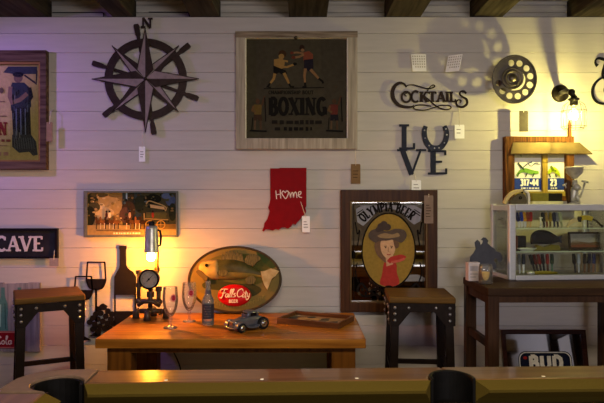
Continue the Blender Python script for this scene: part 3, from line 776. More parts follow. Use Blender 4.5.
def small_script(x, y, ltrs):
    for ch in ltrs:
        if ch in 'oa':
            b.line(cr([(x+3, y-3.6), (x+.8, y-3), (x+.6, y-.6), (x+2.6, y-.2), (x+3.2, y-3)], 3), 1, sc, up=False)
            if ch == 'a': b.line([(x+3.3, y-3.8), (x+3.6, y)], 1, sc, up=False)
            x += 3.9
        elif ch == 'c': b.line(cr([(x+3, y-3.2), (x+1.2, y-3.6), (x+.5, y-1.4), (x+1.6, y), (x+3.2, y-.8)], 3), 1, sc, up=False); x += 3.2
        elif ch == 'l': b.line(cr([(x+.2, y-2), (x+2.4, y-7.4), (x+1, y-7.6), (x+.9, y-1), (x+2.4, y)], 3), 1, sc, up=False); x += 2.6
        elif ch == '-': b.line([(x, y-2), (x+1.8, y-2.2)], 1, sc, up=False); x += 2.4
        elif ch == 'C': b.line(cr([(x+5.4, y-6.4), (x+3, y-8), (x+.4, y-4.4), (x+1.6, y-.4), (x+4.6, y-.4), (x+6, y-2.6)], 3), 1.3, sc, up=False); x += 5.6
b.up(); small_script(-18, 343.4, 'oca-'); small_script(-2.6, 343.4, 'Cola')
b.build('print', t)

# ---------------------------------------------------------------- wine wall art
o = (110, 300, D)
t = wthing('wine_wall_art', 'black metal wall art of two wine glasses, a bottle and grapes', 'wall art', 110, 300, off=.02)
wm = M('black_art_steel', '#1D1A1E', .55, .4)
E = (-.004, 0)
def wine_glass(x0, x1, yt, yf, yb, xs, ye):
    b = MB(o, wm); xm = (x0+x1)/2
    L = [(x0+1, yt), (x0, yf-3), (x0+.4, yf+1), (x0+3.4, yb-1.6), (xm, yb)]; Rr = [(x1-1, yt), (x1, yf-3), (x1-.4, yf+1), (x1-3.4, yb-1.6), (xm, yb)]
    b.rib(cr(L, 4), 1.5, *E); b.rib(cr(Rr, 4), 1.5, *E); b.rib([(x0+.6, yt), (x1-.6, yt)], 1.3, *E)
    b.prism([(x0+.1, yf-2), (x1-.1, yf-2), (x1-.6, yf+2), (x1-3.4, yb-1.6), (xm, yb), (x0+3.4, yb-1.6), (x0+.6, yf+2)], *E)
    b.rib([(xm, yb-1), (xm, ye)], 2, *E); b.prism([(xm-1, ye-4), (xm+1, ye-4), (xm+8, ye), (xm-8, ye)], *E)
    b.build('wine_glass', t)
wine_glass(86.8, 105.8, 262.4, 281, 289.6, 97, 336)
wine_glass(75, 92.6, 276.6, 292, 300, 84, 340)
b = MB(o, wm)
b.prism([(119.2, 246), (126.6, 246), (126.6, 249), (126, 250), (126.2, 265), (128, 268.4), (133, 272), (136, 277), (136.2, 295), (114.2, 295), (114.4, 277), (117, 272), (119.2, 268.4), (119.9, 265), (119.8, 250), (119.2, 249)], *E)
b.rib([(115, 294), (115, 312)], 1.6, *E); b.rib([(135.4, 294), (135.4, 312)], 1.6, *E)
b.prism([(114.2, 311), (136.2, 311), (136.2, 338), (114.2, 338)], *E)
b.build('bottle', t)
b = MB(o, wm)
random.seed(3)
for k, (x, y) in enumerate([(98, 309), (103, 307), (108, 311), (112, 314), (96, 314), (101, 313), (106, 316), (111, 319), (93, 318), (98, 319), (103, 321), (108, 323), (113, 323), (90, 322), (95, 324), (100, 326), (105, 328), (110, 328), (93, 329), (99, 331)]):
    b.prism(ell(x, y, 2.9, 2.9, 12), E[0]-.002*(k % 3), E[1])
b.rib(cr([(107, 310), (104, 304), (100, 306), (103, 309)], 4), 1.1, *E); b.prism([(99, 306), (104, 303.6), (108, 306), (105, 310), (100, 310)], *E)
b.build('grapes', t)
for x, y in ((97, 285), (84, 297), (123, 280), (103, 320)):
    q = MB(o, iron); q.tube([((x-110)*kx, 0, (300-y)*kx), ((x-110)*kx, .02, (300-y)*kx)], .003, 6); q.build('standoff', t)
# ---------------------------------------------------------------- pine table
TZ = .70
tx0, tx1, ty0, ty1 = -.994, .307, -.745, -.065
t = thing('wooden_table', 'honey pine table against the wall carrying the lamp, glasses and toy car', 'table', ((tx0+tx1)/2, (ty0+ty1)/2, 0))
hx, hy = (tx1-tx0)/2, (ty1-ty0)/2
b = MB(mat=table_m)
for k in range(4):
    b.box(-hx, hx, -hy+k*hy/2+.0004, -hy+(k+1)*hy/2-.0004, TZ-.046, TZ)
b.build('table_top', t, bevel=.004)
leg_m = WOOD('pine_leg', '#553310', '#764A1A', .45, 'z', 5)
for sx in (-1, 1):
    for sy in (-1, 1):
        x = sx*(hx-.105); y = sy*(hy-.085)
        MB(mat=leg_m).box(x-.058, x+.058, y-.05, y+.05, 0, TZ-.046).build('leg', t, bevel=.004)
for sy in (-1, 1):
    MB(mat=leg_m).box(-hx+.05, hx-.05, sy*(hy-.05)-.012, sy*(hy-.05)+.012, TZ-.075, TZ-.046).build('apron', t)

def onz(px_, py_, z=TZ):
    """point of a horizontal surface at height z seen at a pixel: returns x, y, distance"""
    d = K*(CZ-z)/(py_-201.5); return X(px_, d), d-D, d

# ---------------------------------------------------------------- pipe lamp
x, y, d = onz(150.5, 318)
t = thing('pipe_lamp', 'table lamp of iron pipes with a pressure gauge and a tin shade', 'lamp', (x, y, TZ))
s_ = d/K
def p(a, b_, yy=0): return ((a-150.5)*s_, yy, (318-b_)*s_)
b = MB(mat=iron)
b.tube([p(140, 311, -.0), p(162, 311, 0)], .014, 12); b.tube([p(150.5, 311, -.055), p(150.5, 311, .055)], .014, 12)
b.ball(p(150.5, 311), .024); b.build('base_pipe', t)
for a, yy in ((139, -.0), (163, 0)):
    b = MB(mat=iron); sg = -1 if a < 150 else 1
    b.tube([p(a, 311), p(a+sg*2, 311.2), p(a+sg*3, 313.4), p(a+sg*3, 318)], [.018, .019, .018, .021], 12); b.build('foot', t)
for yy in (-.055, .055):
    b = MB(mat=iron); sg = -1 if yy < 0 else 1
    b.tube([p(150.5, 311, yy), p(150.5, 311.4, yy+sg*.01), p(150.5, 313.6, yy+sg*.015), p(150.5, 318, yy+sg*.015)], [.018, .019, .018, .021], 12); b.build('foot', t)
brass = M('aged_brass_pipe', '#7A6138', .38, .85, var=.25)
b = MB(mat=iron)
b.tube([p(150.5, 311), p(150.5, 290)], .0125, 12); b.lathe([(.021, 0), (.021, .03)], p(150.5, 297), 'z', 8)
b.tube([p(141, 301), p(160, 301)], .013, 10); b.tube([p(138.8, 301), p(138.8, 271)], .0105, 10); b.tube([p(158.6, 303), p(158.6, 289)], .0125, 10)
b.lathe([(.017, 0), (.017, .022)], p(138.8, 287), 'z', 8); b.lathe([(.017, 0), (.017, .02)], p(138.8, 274), 'z', 8); b.lathe([(.019, 0), (.019, .024)], p(158.6, 291), 'z', 8)
b.ball(p(138.8, 301), .019); b.ball(p(159, 302), .02)
b.tube([p(140, 304, -.03), p(146, 300, -.05), p(155, 300, -.05), p(161, 305, -.03)], .012, 10)
b.build('pipe_body', t)
b = MB(mat=brass); b.tube([p(151, 290, .0), p(151, 284, .012), p(155.5, 274, .034), p(155.8, 250, .034), p(153, 240, .02)], .0105, 12)
b.lathe([(.016, 0), (.016, .02)], p(155.7, 272, .034), 'z', 8); b.build('riser_pipe', t)
g = MB(mat=M('gauge_black_rim', '#171615', .3, .5)); gc = p(150.5, 278.5, -.03)
g.lathe([(.0, .03), (.045, .028), (.056, .02), (.058, -.006), (.056, -.012), (.048, -.012), (.047, -.004)], gc, 'y', 32)
g.tube([p(150.5, 290, -.015), p(150.5, 284, -.015)], .01, 10); gauge = g.build('gauge', t)
f = MB(mat=PAINT('#8E897E', .35)); f.lathe([(0, -.005), (.0475, -.005)], gc, 'y', 32)
for k in range(27):
    a = R(225-270*k/26); r0 = .036 if k % 5 else .031
    pp = [(gc[0]+r*math.cos(a), gc[2]+r*math.sin(a)) for r in (r0, .043)]
    f.rib(pp, .0016, gc[1]-.0062, gc[1]-.0055, '#2A2622')
f.build('dial', gauge)
f = MB(mat=black_metal); f.rib([(gc[0]-.012, gc[2]-.013), (gc[0]+.026, gc[2]+.028)], [.005, .0016], gc[1]-.0085, gc[1]-.007)
f.lathe([(0, -.0095), (.006, -.008)], gc, 'y', 12); f.build('needle', gauge)
b = MB(mat=galv); sh = p(151.6, 252, 0)
b.lathe([(.0405, 0), (.042, .002), (.040, .006), (.034, .13), (.031, .146), (.012, .15), (0, .15)], sh, 'z', 28)
b.lathe([(.039, 0), (.0325, .13), (.0, .135)], sh, 'z', 28)
b.build('lamp_shade', t)
b = MB(mat=black_metal); b.lathe([(0, .176), (.012, .175), (.017, .168), (.018, .15)], sh, 'z', 16); b.build('top_cap', t)
b = MB(mat=black_metal); b.tube([p(157, 230, -.0), p(160, 231, 0), p(161, 236, 0), p(160.4, 245, 0), p(158, 246, 0)], .006, 8); b.build('handle', t)
b = MB(mat=EMIT('table_bulb_glow', '#FF9A2A', 1150.0)); bc = p(151, 255.8, 0)
b.lathe([(0, .028), (.012, .026), (.022, .006), (.0245, -.008), (.020, -.022), (.010, -.029), (0, -.031)], bc, 'z', 20); b.build('bulb', t)
# cord from the lamp down behind the table
o = MB(mat=black_metal).tube(cr([(x+.03, y+.075, TZ+.006), (x+.05, -.09, TZ+.006), (x+.055, -.05, TZ+.004), (x+.058, -.04, TZ-.03), (x+.05, -.035, .6), (x+.07, -.035, .5), (x+.13, -.035, .36), (x+.16, -.05, .15), (x+.17, -.06, .004)], 5), .004, 6).build('power_cord')
tag(o, 'dark power cord hanging down behind the left of the pine table', 'cord')

# ---------------------------------------------------------------- beer glasses and bottle
gobl = GLASS('goblet_glass', '#FBFAF8', .9, .03, milk=.05)
def goblet(px_, py_, label, rz):
    x, y, d = onz(px_, py_)
    t = thing('beer_goblet', label, 'glass', (x, y, TZ), (0, 0, rz), 'beer goblets on the pine table')
    b = MB(mat=gobl)
    b.lathe([(0, .001), (.036, .001), (.036, .004), (.02, .009), (.009, .014)], n=28); b.build('foot', t)
    b = MB(mat=gobl)
    b.lathe([(.009, .014), (.006, .022), (.0055, .036), (.010, .043), (.0105, .048), (.007, .053), (.010, .060)], n=20); b.build('stem', t)
    b = MB(mat=gobl); prof = [(.0, .060), (.012, .062), (.024, .078), (.034, .104), (.0395, .135), (.0400, .16), (.038, .19), (.0365, .212)]
    b.lathe(cr(prof, 4), n=32); b.lathe(cr([(.0, .068), (.011, .07), (.022, .082), (.032, .106), (.0375, .136), (.038, .16), (.036, .19), (.0347, .212), (.0365, .212)], 3), n=32); b.build('bowl', t)
    # printed round badge on the bowl
    b = MB()
    def on(u, v): a = -PI/2 + u/.0402; return (.0406*math.cos(a), .0406*math.sin(a), .162+v)
    def patch(pts, m, e):
        vs = [on(u, v) for u, v in pts]; vs = [(a*(1+e), c*(1+e), z) for a, c, z in vs]
        b.add(vs, [tuple(range(len(vs)))], m, True)
    n = 10
    for i in range(n):
        for q in range(-1, 2, 2): pass
    for j in range(8):
        for i in range(20):
            r0, r1 = .0195*j/8, .0195*(j+1)/8; a0, a1 = 2*PI*i/20, 2*PI*(i+1)/20
            patch([(r*math.cos(a)*.85, r*math.sin(a)*1.05) for r, a in ((r0, a0), (r1, a0), (r1, a1), (r0, a1))][0 if j else 1:], '#9C2636' if not (j == 6) else '#D8B8B0', 0)
    for v in (-.002, .003): patch([(-.007, v-.001), (.007, v+.0004), (.007, v+.0024), (-.007, v+.001)], '#E6D6D0', .004)
    b.build('badge', t)
goblet(170.4, 328, 'stemmed beer glass with red badge nearest the front left of the table', 36)
goblet(189.2, 321.5, 'stemmed beer glass with red badge standing next to the clear beer bottle', 26)
x, y, d = onz(208, 325.4)
t = thing('beer_bottle', 'clear longneck beer bottle with a dark label on the pine table', 'bottle', (x, y, TZ))
bg = GLASS('bottle_glass', '#EDF0F2', 1.0, .03, milk=.08)
b = MB(mat=bg)
b.lathe(cr([(0, .003), (.026, .002), (.0312, .006), (.0318, .02), (.0318, .125), (.030, .138), (.022, .156), (.0155, .172), (.0135, .19), (.0125, .215), (.0125, .222), (.0145, .223), (.0145, .233), (.0125, .235)], 3), n=30)
b.lathe([(.011, .235), (.0112, .2), (.014, .17), (.0285, .135), (.0298, .02), (.022, .012), (0, .016)], n=30)
b.build('bottle_body', t)
b = MB(mat=M('dark_bottle_label', '#35333E', .5, .1)); b.lathe([(.0322, .04), (.0322, .117)], n=30)
for k in range(5): 
    zz = .05+.013*k
    for j in range(6):
        a = -PI/2-.5+.2*j; h = .004+.003*((j+k) % 2)
        q = [(.0325*math.cos(a+da), .0325*math.sin(a+da), zz+dz) for da, dz in ((0, 0), (.12, 0), (.12, h), (0, h))]
        b.add(q, [(0, 1, 2, 3)], '#5B5460' if (j+k) % 3 else '#7E6F5C')
b.build('label', t)
b = MB(mat=M('amber_neck_label', '#59525A', .5)); b.lathe([(.0178, .168), (.0142, .188)], n=24); b.build('neck_label', t)

# ---------------------------------------------------------------- oval fish plaque leaning on the wall
TILT = -13
ox, oy, d = 235, 279.4, 3.54
t = wthing('fish_plaque', 'oval beer advertising plaque with a moulded bass and red badge leaning on the wall', 'sign', ox, oy, d, 0, (TILT, 0, 0))
o = (ox, oy, d); fs = d/K
b = MB(o, M('olive_gold_plaque', '#86682A', .42, c2='#635A26', scale=5)); b.prism(ell(ox, oy, 46.4, 33, 64), -.012, .008); b.build('plaque_board', t, bevel=.004)
b = MB(o, M('dark_plaque_rim', '#3A2C14', .4)); b.ring(ell(ox, oy, 46.9, 33.4, 64), ell(ox, oy, 44.6, 31.2, 64), -.018, .006); b.build('plaque_rim', t, bevel=.003)
# lake and weed painting behind the fish
b = MB(o); b.lay = -.0123
b.art(ell(ox+2, oy-9, 36, 17, 30), '#5C5524'); b.art(ell(ox+10, oy-14, 24, 11, 24), '#4A4A22')
b.art(cr([(203, 284), (214, 280), (228, 282), (240, 284), (252, 284), (262, 290), (250, 297), (232, 292), (216, 290), (206, 289)], 4, True), '#3A3A1E')
b.art(cr([(256, 252), (268, 256), (276, 266), (270, 268), (262, 261)], 4, True), '#3E4A24')
b.art(cr([(193, 290), (205, 294), (216, 302), (208, 305), (198, 299)], 4, True), '#8A6A22')
b.build('painted_water', t)
fish_m = M('bass_green_flank', '#32341A', .38, c2='#565026', scale=14, bump=.2)
belly_m = M('bass_gold_belly', '#94803E', .38, c2='#7C6A30', scale=14)
b = MB(o, fish_m)
spine = [(199, 271.5, 2.0), (204, 270.5, 6.2), (210, 270, 8.6), (217, 269.6, 9.8), (226, 269.3, 10.6), (236, 269.4, 10.2), (245, 270.4, 8.4), (253, 272.2, 5.6), (259, 274, 3.6), (263, 275, 3.2)]
sp = cr(spine, 4); vs, fs_ = [], []; n = 16
for (px_, py_, r) in sp:
    cxm, czm = b.c((px_, py_)); r *= fs
    for j in range(n):
        a = 2*PI*j/n; vs.append((cxm+.15*r*math.sin(a)*0, -.012-max(0, math.cos(a))*r*.62 + min(0, math.cos(a))*0, czm+r*math.sin(a)))
for i in range(len(sp)-1):
    for j in range(n): fs_.append((i*n+j, i*n+(j+1) % n, (i+1)*n+(j+1) % n, (i+1)*n+j))
low = [f for f in fs_ if f[0] % n in (12, 13, 14)]
b.add(vs, [f for f in fs_ if f not in low], None, True); b.add(vs, low, belly_m, True); b.build('fish_body', t)
head_m = M('bass_tan_head', '#B49A5C', .4, c2='#8A7440', scale=16)
b = MB(o, head_m)
hv = [(198.6, 268, 1.4), (202, 268.4, 6.0), (207, 269.4, 9.0), (212, 269.8, 9.9), (216.5, 269.8, 10.2), (219, 270.4, 9.0)]
vs, fs_ = [], []; sp = cr(hv, 4)
for (px_, py_, r) in sp:
    cxm, czm = b.c((px_, py_)); r *= fs
    for j in range(n):
        a = 2*PI*j/n; vs.append((cxm, -.0122-max(0, math.cos(a))*r*.72, czm+r*math.sin(a)))
for i in range(len(sp)-1):
    for j in range(n): fs_.append((i*n+j, i*n+(j+1) % n, (i+1)*n+(j+1) % n, (i+1)*n+j))
b.add(vs, fs_, None, True); b.build('fish_head', t)
b = MB(o, M('jaw_dark_tan', '#5E4C28', .5)); b.prism(cr([(196.5, 272.4), (200, 270.6), (206, 274.5), (209, 279.8), (206, 281.6), (202.6, 278.4), (199, 275.4)], 4, True), -.04, -.012); b.build('fish_jaw', t, bevel=.003)
b = MB(o, PAINT('#1B1510', .2)); b.ball((*[b.c((207.5, 266.4))[0]], -.054, b.c((207.5, 266.4))[1]), (.010, .006, .010)); b.build('fish_eye', t)
fin_m = M('fin_olive', '#3E3A1E', .5, c2='#6E6236', scale=30, stretch=(6, 1, 1))
def fin(pts, y0=-.03, name='fin', m=fin_m):
    b = MB(o, m); b.prism(pts, y0, -.012); b.build(name, t, bevel=.001)
fin([(221, 261), (222, 254.4), (224, 257), (225.6, 251.6), (227.6, 255), (229.4, 250.4), (231.4, 254.4), (233.4, 250.4), (235.4, 254.6), (237.4, 251.2), (239.4, 255.6), (241.4, 253.2), (243, 257.6), (244, 262.5), (236, 260.6), (228, 260)])
fin(cr([(245, 263), (246, 257.4), (251, 254.6), (258, 256), (261, 259.6), (257, 262.4), (253, 266.6)], 4, True))
fin(cr([(247, 278), (253, 276.4), (256, 280), (254, 284), (249, 284.6), (246, 281.4)], 4, True))
fin(cr([(219, 272), (226, 271), (229, 274), (225, 277.4), (219, 276)], 4, True), -.052)
fin([(261, 272), (265, 271.6), (271, 269), (279.4, 271.6), (276, 276.4), (272, 279.4), (270.4, 284), (267.6, 290.4), (264.4, 285), (262.4, 279)], -.034, 'tail_fin', M('tail_pale_tan', '#B8A676', .45, c2='#94804E', scale=30))
b = MB(o, M('glossy_red_badge', '#B00F14', .3, var=.06)); bx_, bz_ = b.c((235.2, 295.4))
pr = [(1, 0), (1, -.012), (.93, -.020), (.6, -.026), (0, -.028)]
vs, fs_ = [], []; n = 36
for r, yy in pr:
    for j in range(n): a = 2*PI*j/n; vs.append((bx_+r*16.4*fs*math.cos(a), yy-.010, bz_+r*10.8*fs*math.sin(a)))
for i in range(len(pr)-1):
    for j in range(n): fs_.append((i*n+j, i*n+(j+1) % n, (i+1)*n+(j+1) % n, (i+1)*n+j))
b.add(vs, fs_, None, True); bd = b.build('badge', t)
b = MB(o, PAINT('#EBD9B4')); E = (-.0405, -.030)
def scr(lst, w_=.8):
    for q in lst: b.rib(q, w_, *E)
F = [cr([(221.4, 291.4), (223.4, 289.6), (229, 289.6)], 4), cr([(225.8, 289.8), (224.6, 294), (222.6, 298.2), (221, 297.4)], 4), [(223.2, 293.6), (226.8, 293.2)],
     cr([(229.6, 294.4), (227.6, 294.4), (226.8, 296.6), (228.2, 297.4), (229.8, 294.4), (229.4, 297.2), (230.6, 297)], 4),
     cr([(230.6, 296.4), (233, 290.4), (231.8, 290.4), (231, 296.6), (232, 297)], 4), cr([(232.4, 296.4), (235, 290.2), (233.8, 290.2), (232.8, 296.6), (233.6, 297)], 4),
     cr([(236.6, 293.6), (234.8, 294.4), (236.6, 296.2), (234.4, 297.4)], 4),
     cr([(244, 291), (242.6, 289.2), (239.4, 291), (238.2, 294.8), (239.8, 297.2), (243, 296)], 4),
     cr([(244.2, 294), (243.6, 297.2), (244.8, 297)], 4), [(244.6, 292.2), (244.7, 292.8)],
     cr([(247, 291.4), (245.9, 297.2), (247.2, 297)], 4), [(245.2, 293.4), (248.4, 293.2)],
     cr([(248.2, 293.8), (248.2, 296.6), (250, 296), (250.4, 293.6), (249.6, 298), (247.8, 300), (247, 298.6)], 4)]
scr(F, .78); letters(b, 'BEER', 230.2, 302.8, 3.0, .95, .2, .14, 0, .1, ext=E, sans=True)
b.build('badge_lettering', t)
b = MB(o, M('raised_ochre_letters', '#8A7434', .5))
for k in range(21):                                                           # worn raised lettering along the lower rim
    a = R(232+ (318-232)*k/20); 
    r1, r2 = 38.5, 26.0
    px_, py_ = ox+r1*math.cos(a), oy-r2*math.sin(a); hh = 1.7
    b.rib([(px_-.8, py_-hh), (px_-.6, py_+hh)], .9, -.0145, -.011); b.rib([(px_-.8, py_-hh+ (k % 3)*.9), (px_+1, py_-hh+(k % 2)*1.2)], .8, -.0145, -.011)
b.build('rim_lettering', t)

# ---------------------------------------------------------------- toy hot rod
x, y, d = onz(246.5, 329.4)
t = thing('toy_car', 'small gunmetal toy hot rod car on the pine table', 'toy car', (x, y, TZ), (0, 0, 221))
body = M('toy_gunmetal', '#6C6E7A', .28, .6, var=.15); chrome = M('toy_chrome', '#B4B6BC', .2, 1.0); rub = M('toy_rubber', '#1A1A1C', .7)
b = MB(mat=body)      # local +x is the nose
def loft(b, secs, m=None):
    """secs: (x, half width, z low, z high)"""
    vs, fs = [], []; n = 8
    for (xx, hw, z0, z1) in secs:
        mz = (z0+z1)/2
        vs += [(xx, -hw*.8, z0), (xx, hw*.8, z0), (xx, hw, z0+(z1-z0)*.3), (xx, hw, z0+(z1-z0)*.72), (xx, hw*.72, z1), (xx, -hw*.72, z1), (xx, -hw, z0+(z1-z0)*.72), (xx, -hw, z0+(z1-z0)*.3)]
    for i in range(len(secs)-1):
        for j in range(n): fs.append((i*n+j, i*n+(j+1) % n, (i+1)*n+(j+1) % n, (i+1)*n+j))
    fs += [tuple(range(n)), tuple(range((len(secs)-1)*n, len(secs)*n))]
    b.add(vs, fs, m)
loft(b, [(-.092, .030, .030, .050), (-.075, .036, .022, .064), (-.04, .038, .018, .068), (.0, .037, .018, .068), (.02, .034, .018, .066), (.07, .026, .020, .058), (.092, .022, .020, .052)])
b.build('body', t, bevel=.003)
b = MB(mat=body); loft(b, [(-.058, .028, .066, .082), (-.05, .030, .066, .094), (-.02, .031, .066, .098), (.006, .029, .066, .094), (.014, .027, .064, .08)]); roof = b.build('cabin', t, bevel=.002)
b = MB(mat=M('toy_window_dark', '#0E0F12', .1)); b.box(-.042, -.004, -.0312, .0312, .072, .088); b.box(.0085, .0125, -.021, .021, .072, .088); b.build('windows', roof)
b = MB(mat=chrome); b.box(.091, .0955, -.018, .018, .022, .05)
for k in range(6): b.box(.095, .0975, -.016+k*.0058, -.0135+k*.0058, .024, .048)
b.build('grille', t)
b = MB(mat=chrome); b.tube([(.104, -.042, .022), (.108, -.02, .022), (.108, .02, .022), (.104, .042, .022)], .0035, 8); b.box(.09, .106, -.012, -.009, .019, .024); b.box(.09, .106, .009, .012, .019, .024); b.build('bumper', t)
for s in (-1, 1):
    b = MB(mat=chrome); b.ball((.088, s*.031, .05), (.009, .008, .008)); b.tube([(.084, s*.02, .046), (.086, s*.03, .048)], .002, 6); b.build('headlamp', t)
    b = MB(mat=body); b.rib(cr([(.098, .026), (.09, .042), (.07, .051), (.05, .046), (.034, .028), (.012, .020), (-.03, .020), (-.045, .034), (-.062, .057), (-.085, .056), (-.1, .036)], 4), .005, min(s*.034, s*.060), max(s*.034, s*.060)); b.build('fender', t)
for xx, rr, ww in ((.064, .024, .016), (-.07, .032, .02)):
    for s in (-1, 1):
        b = MB(mat=rub); cyy = s*.050
        b.lathe([(rr*.62, -ww/2), (rr*.94, -ww/2), (rr, -ww/4), (rr, ww/4), (rr*.94, ww/2), (rr*.62, ww/2)], (xx, cyy, rr), 'y', 24); wh = b.build('wheel', t)
        b = MB(mat=chrome); so = s*(ww/2)
        b.lathe([(rr*.64, so*.9), (rr*.6, so*1.06), (rr*.42, so*.7), (rr*.3, so*.75), (rr*.24, so*1.1), (0, so*1.14)], (xx, cyy, rr), 'y', 20); b.build('hub_cap', wh)

# ---------------------------------------------------------------- wooden tray
t = thing('wooden_tray', 'shallow brown wooden tray with a printed base at the right end of the pine table', 'tray', (.076, -.345, TZ), (0, 0, -24.6))
b = MB(mat=WOOD('tray_walnut', '#4A2C17', '#6E4526', .4, 'x', 8)); a, c = .18, .118
for x0, x1, y0, y1 in ((-a, a, -c, -c+.014), (-a, a, c-.014, c), (-a, -a+.014, -c+.014, c-.014), (a-.014, a, -c+.014, c-.014)): b.box(x0, x1, y0, y1, 0, .030)
b.build('rim', t, bevel=.002)
b = MB(mat=PAINT('#8C7350', .4)); b.box(-a+.012, a-.012, -c+.012, c-.012, .003, .010)
random.seed(5)
for k in range(34):
    u, v = random.uniform(-.15, .15), random.uniform(-.09, .09); r = random.uniform(.006, .026); zz = .0102+.0001*k
    b.add([(max(-.165, min(.165, u+q)), max(-.103, min(.103, v+w_)), zz) for q, w_ in ell(0, 0, r*1.5, r, 10, random.uniform(0, 90))], [tuple(range(10))], random.choice(['#B39A70', '#5C5546', '#A78A5A', '#746A58', '#C0AE88', '#3F3E38', '#86613A']))
b.build('printed_base', t)

# ---------------------------------------------------------------- advertising mirror with a lady
ox, oy = 388, 250.5; o = (ox, oy, D)
t = wthing('advertising_mirror', 'dark wood framed beer mirror with a lady in a hat in an oval', 'mirror', ox, oy)
b = MB(o, dark_wood); b.frame(340.2, 311, 436, 190, (9.6, 9.6, 10, 11), -.045, -.002); b.build('frame', t, bevel=.004)
b = MB(o, M('dull_gilt_bead', '#5A4628', .4, .4)); b.frame(349.4, 302.4, 426.4, 200.6, 1.6, -.040, -.018); b.build('inner_bead', t)
b = MB(o, MIRROR('silvered_glass', '#B4B0A6', .02)); b.pbox(350, 302, 426, 201, -.016, -.004); b.build('mirror_glass', t)
b = MB(o); b.lay = -.0162
blk = '#17120F'
b.line(rect(353.6, 204.4, 422.6, 299.4), .7, blk, closed=True)
oc = (388.2, 250.4)
b.art([(355.6, 209), (362, 205.4), (414, 205.4), (421, 209), (420, 221), (413.5, 224.6), (408, 220), (401, 212), (388, 207.6), (376, 212), (369, 220), (363, 226), (357, 222)], '#8E8C92')
b.art(ell(oc[0], oc[1], 27.2, 38, 48), blk); b.art(ell(oc[0], oc[1], 25.8, 36.4, 48), '#927634')
def warp(gx, tt):
    u = (gx-388)/21.0; a = PI/2 - u*.62
    r = tt
    return (388+ (34+r)*math.cos(a)*.98, 245 - (34+r)*math.sin(a)+.0)
letters(b, 'OLYMPIA BEER', 363.4, 0, 9.2, .55, .22, .12, .28, .09, m=blk, warp=lambda gx, tt: (388+(32+tt)*math.sin((gx-388)/29.0)*1.0, 243.5-(32+tt)*math.cos((gx-388)/29.0)))
for s in (-1, 1):
    dx = lambda v: 388.2+s*v
    b.line([(dx(31.5), 213.4), (dx(25.4), 209.4)], .9, blk); b.line([(dx(31.5), 216), (dx(26), 212.2)], .9, blk)
    b.line(cr([(dx(33), 222), (dx(31), 234), (dx(28.6), 230), (dx(31), 246)], 4), 1.1, blk)
    b.line(cr([(dx(4), 291), (dx(12), 288.4), (dx(20), 290.4), (dx(27), 283), (dx(31), 290), (dx(24), 296), (dx(14), 294), (dx(6), 297)], 4), 2.2, blk)
    b.line(cr([(dx(30), 282), (dx(33), 272), (dx(31), 262)], 4), 1, blk)
    for k in range(7): b.art(ell(dx(9+k*3.4), 293-(k % 2)*4, 1.4, 1.8, 10), blk if k % 3 else '#4A3C2C')
    for k in range(5): b.line(cr([(dx(2+k*1.6), 205), (dx(3+k*2), 201.8)], 3), .9, blk)
b.art(ell(388.2, 290.6, 6.4, 5.8, 20), blk); b.art(ell(388.2, 290.6, 4, 3.6, 18), '#8C744A')
b.build('printed_border', t)
# the lady
b = MB(o); b.lay = -.0185
b.line(cr([(383, 274), (384, 283), (388, 284.4), (394, 283)], 4), 3, '#9A4A3C')
b.art(cr([(384, 262), (391, 259.4), (396, 264), (396.4, 272), (399, 282), (394, 285.6), (386, 285.8), (379.6, 283), (381.6, 274)], 4, True), '#A2352E')
b.art(cr([(376.8, 240), (374, 246), (376.4, 254), (382, 260), (386, 262), (388, 252), (386, 242)], 4, True), '#6E5440')
b.art([(385, 255), (392.6, 255), (392.6, 264), (386, 266)], '#BE9470')
b.art(cr([(381.4, 240), (380.4, 249), (383.4, 255.6), (388.2, 258.6), (392.6, 255), (394.8, 248), (394.2, 240)], 4, True), '#C79E78')
b.art(cr([(392.6, 238), (397.4, 241), (398.4, 246), (394.8, 248)], 4, True), '#6A503C')
b.line([(383.8, 246.2), (386.4, 245.8)], .7, '#4A372A'); b.line([(389.8, 245.8), (392.4, 246.4)], .7, '#4A372A'); b.art(ell(385.2, 247.4, .9, .6, 8), '#3A2C22'); b.art(ell(391, 247.5, .9, .6, 8), '#3A2C22')
b.line([(388.2, 247), (387.6, 251), (388.6, 251.4)], .5, '#94694C'); b.line([(386.4, 254), (388.4, 254.6), (390.2, 253.9)], .9, '#9A3A34')
b.line(cr([(388, 262), (391, 259), (396, 257.6), (401, 256.2), (405.4, 257)], 4), [4, 5, 5, 4, 1.6], '#A93831')
b.line(cr([(391, 262), (398, 260.6), (404, 258.4)], 4), 2.4, '#BE5A4A')
b.art(cr([(368.2, 237), (370, 231), (377, 228.6), (386, 231.2), (395, 228.6), (403.6, 230), (406, 236), (401, 242.4), (393, 239.4), (386, 240.4), (379, 240.6), (374.6, 242.4)], 4, True), '#54473F')
b.art(cr([(377, 235.6), (384, 233), (392, 234.2), (397, 232.6), (399, 236), (391, 237.8), (382, 238)], 4, True), '#8E7656')
for x_, y_, r in ((381.4, 226.6, 4.6), (386.6, 227, 4), (383.4, 223.8, 3.4), (378, 229.4, 3)): b.art(ell(x_, y_, r, r*.86, 16), '#443A36')
b.build('lady_portrait', t)
price_tag(429, 193, 424.2, 195.4, 433.2, 223, 'long faded tag hanging over the upper right of the lady mirror frame', M('faded_pink_card', '#7D6A60', .7), off=.048)

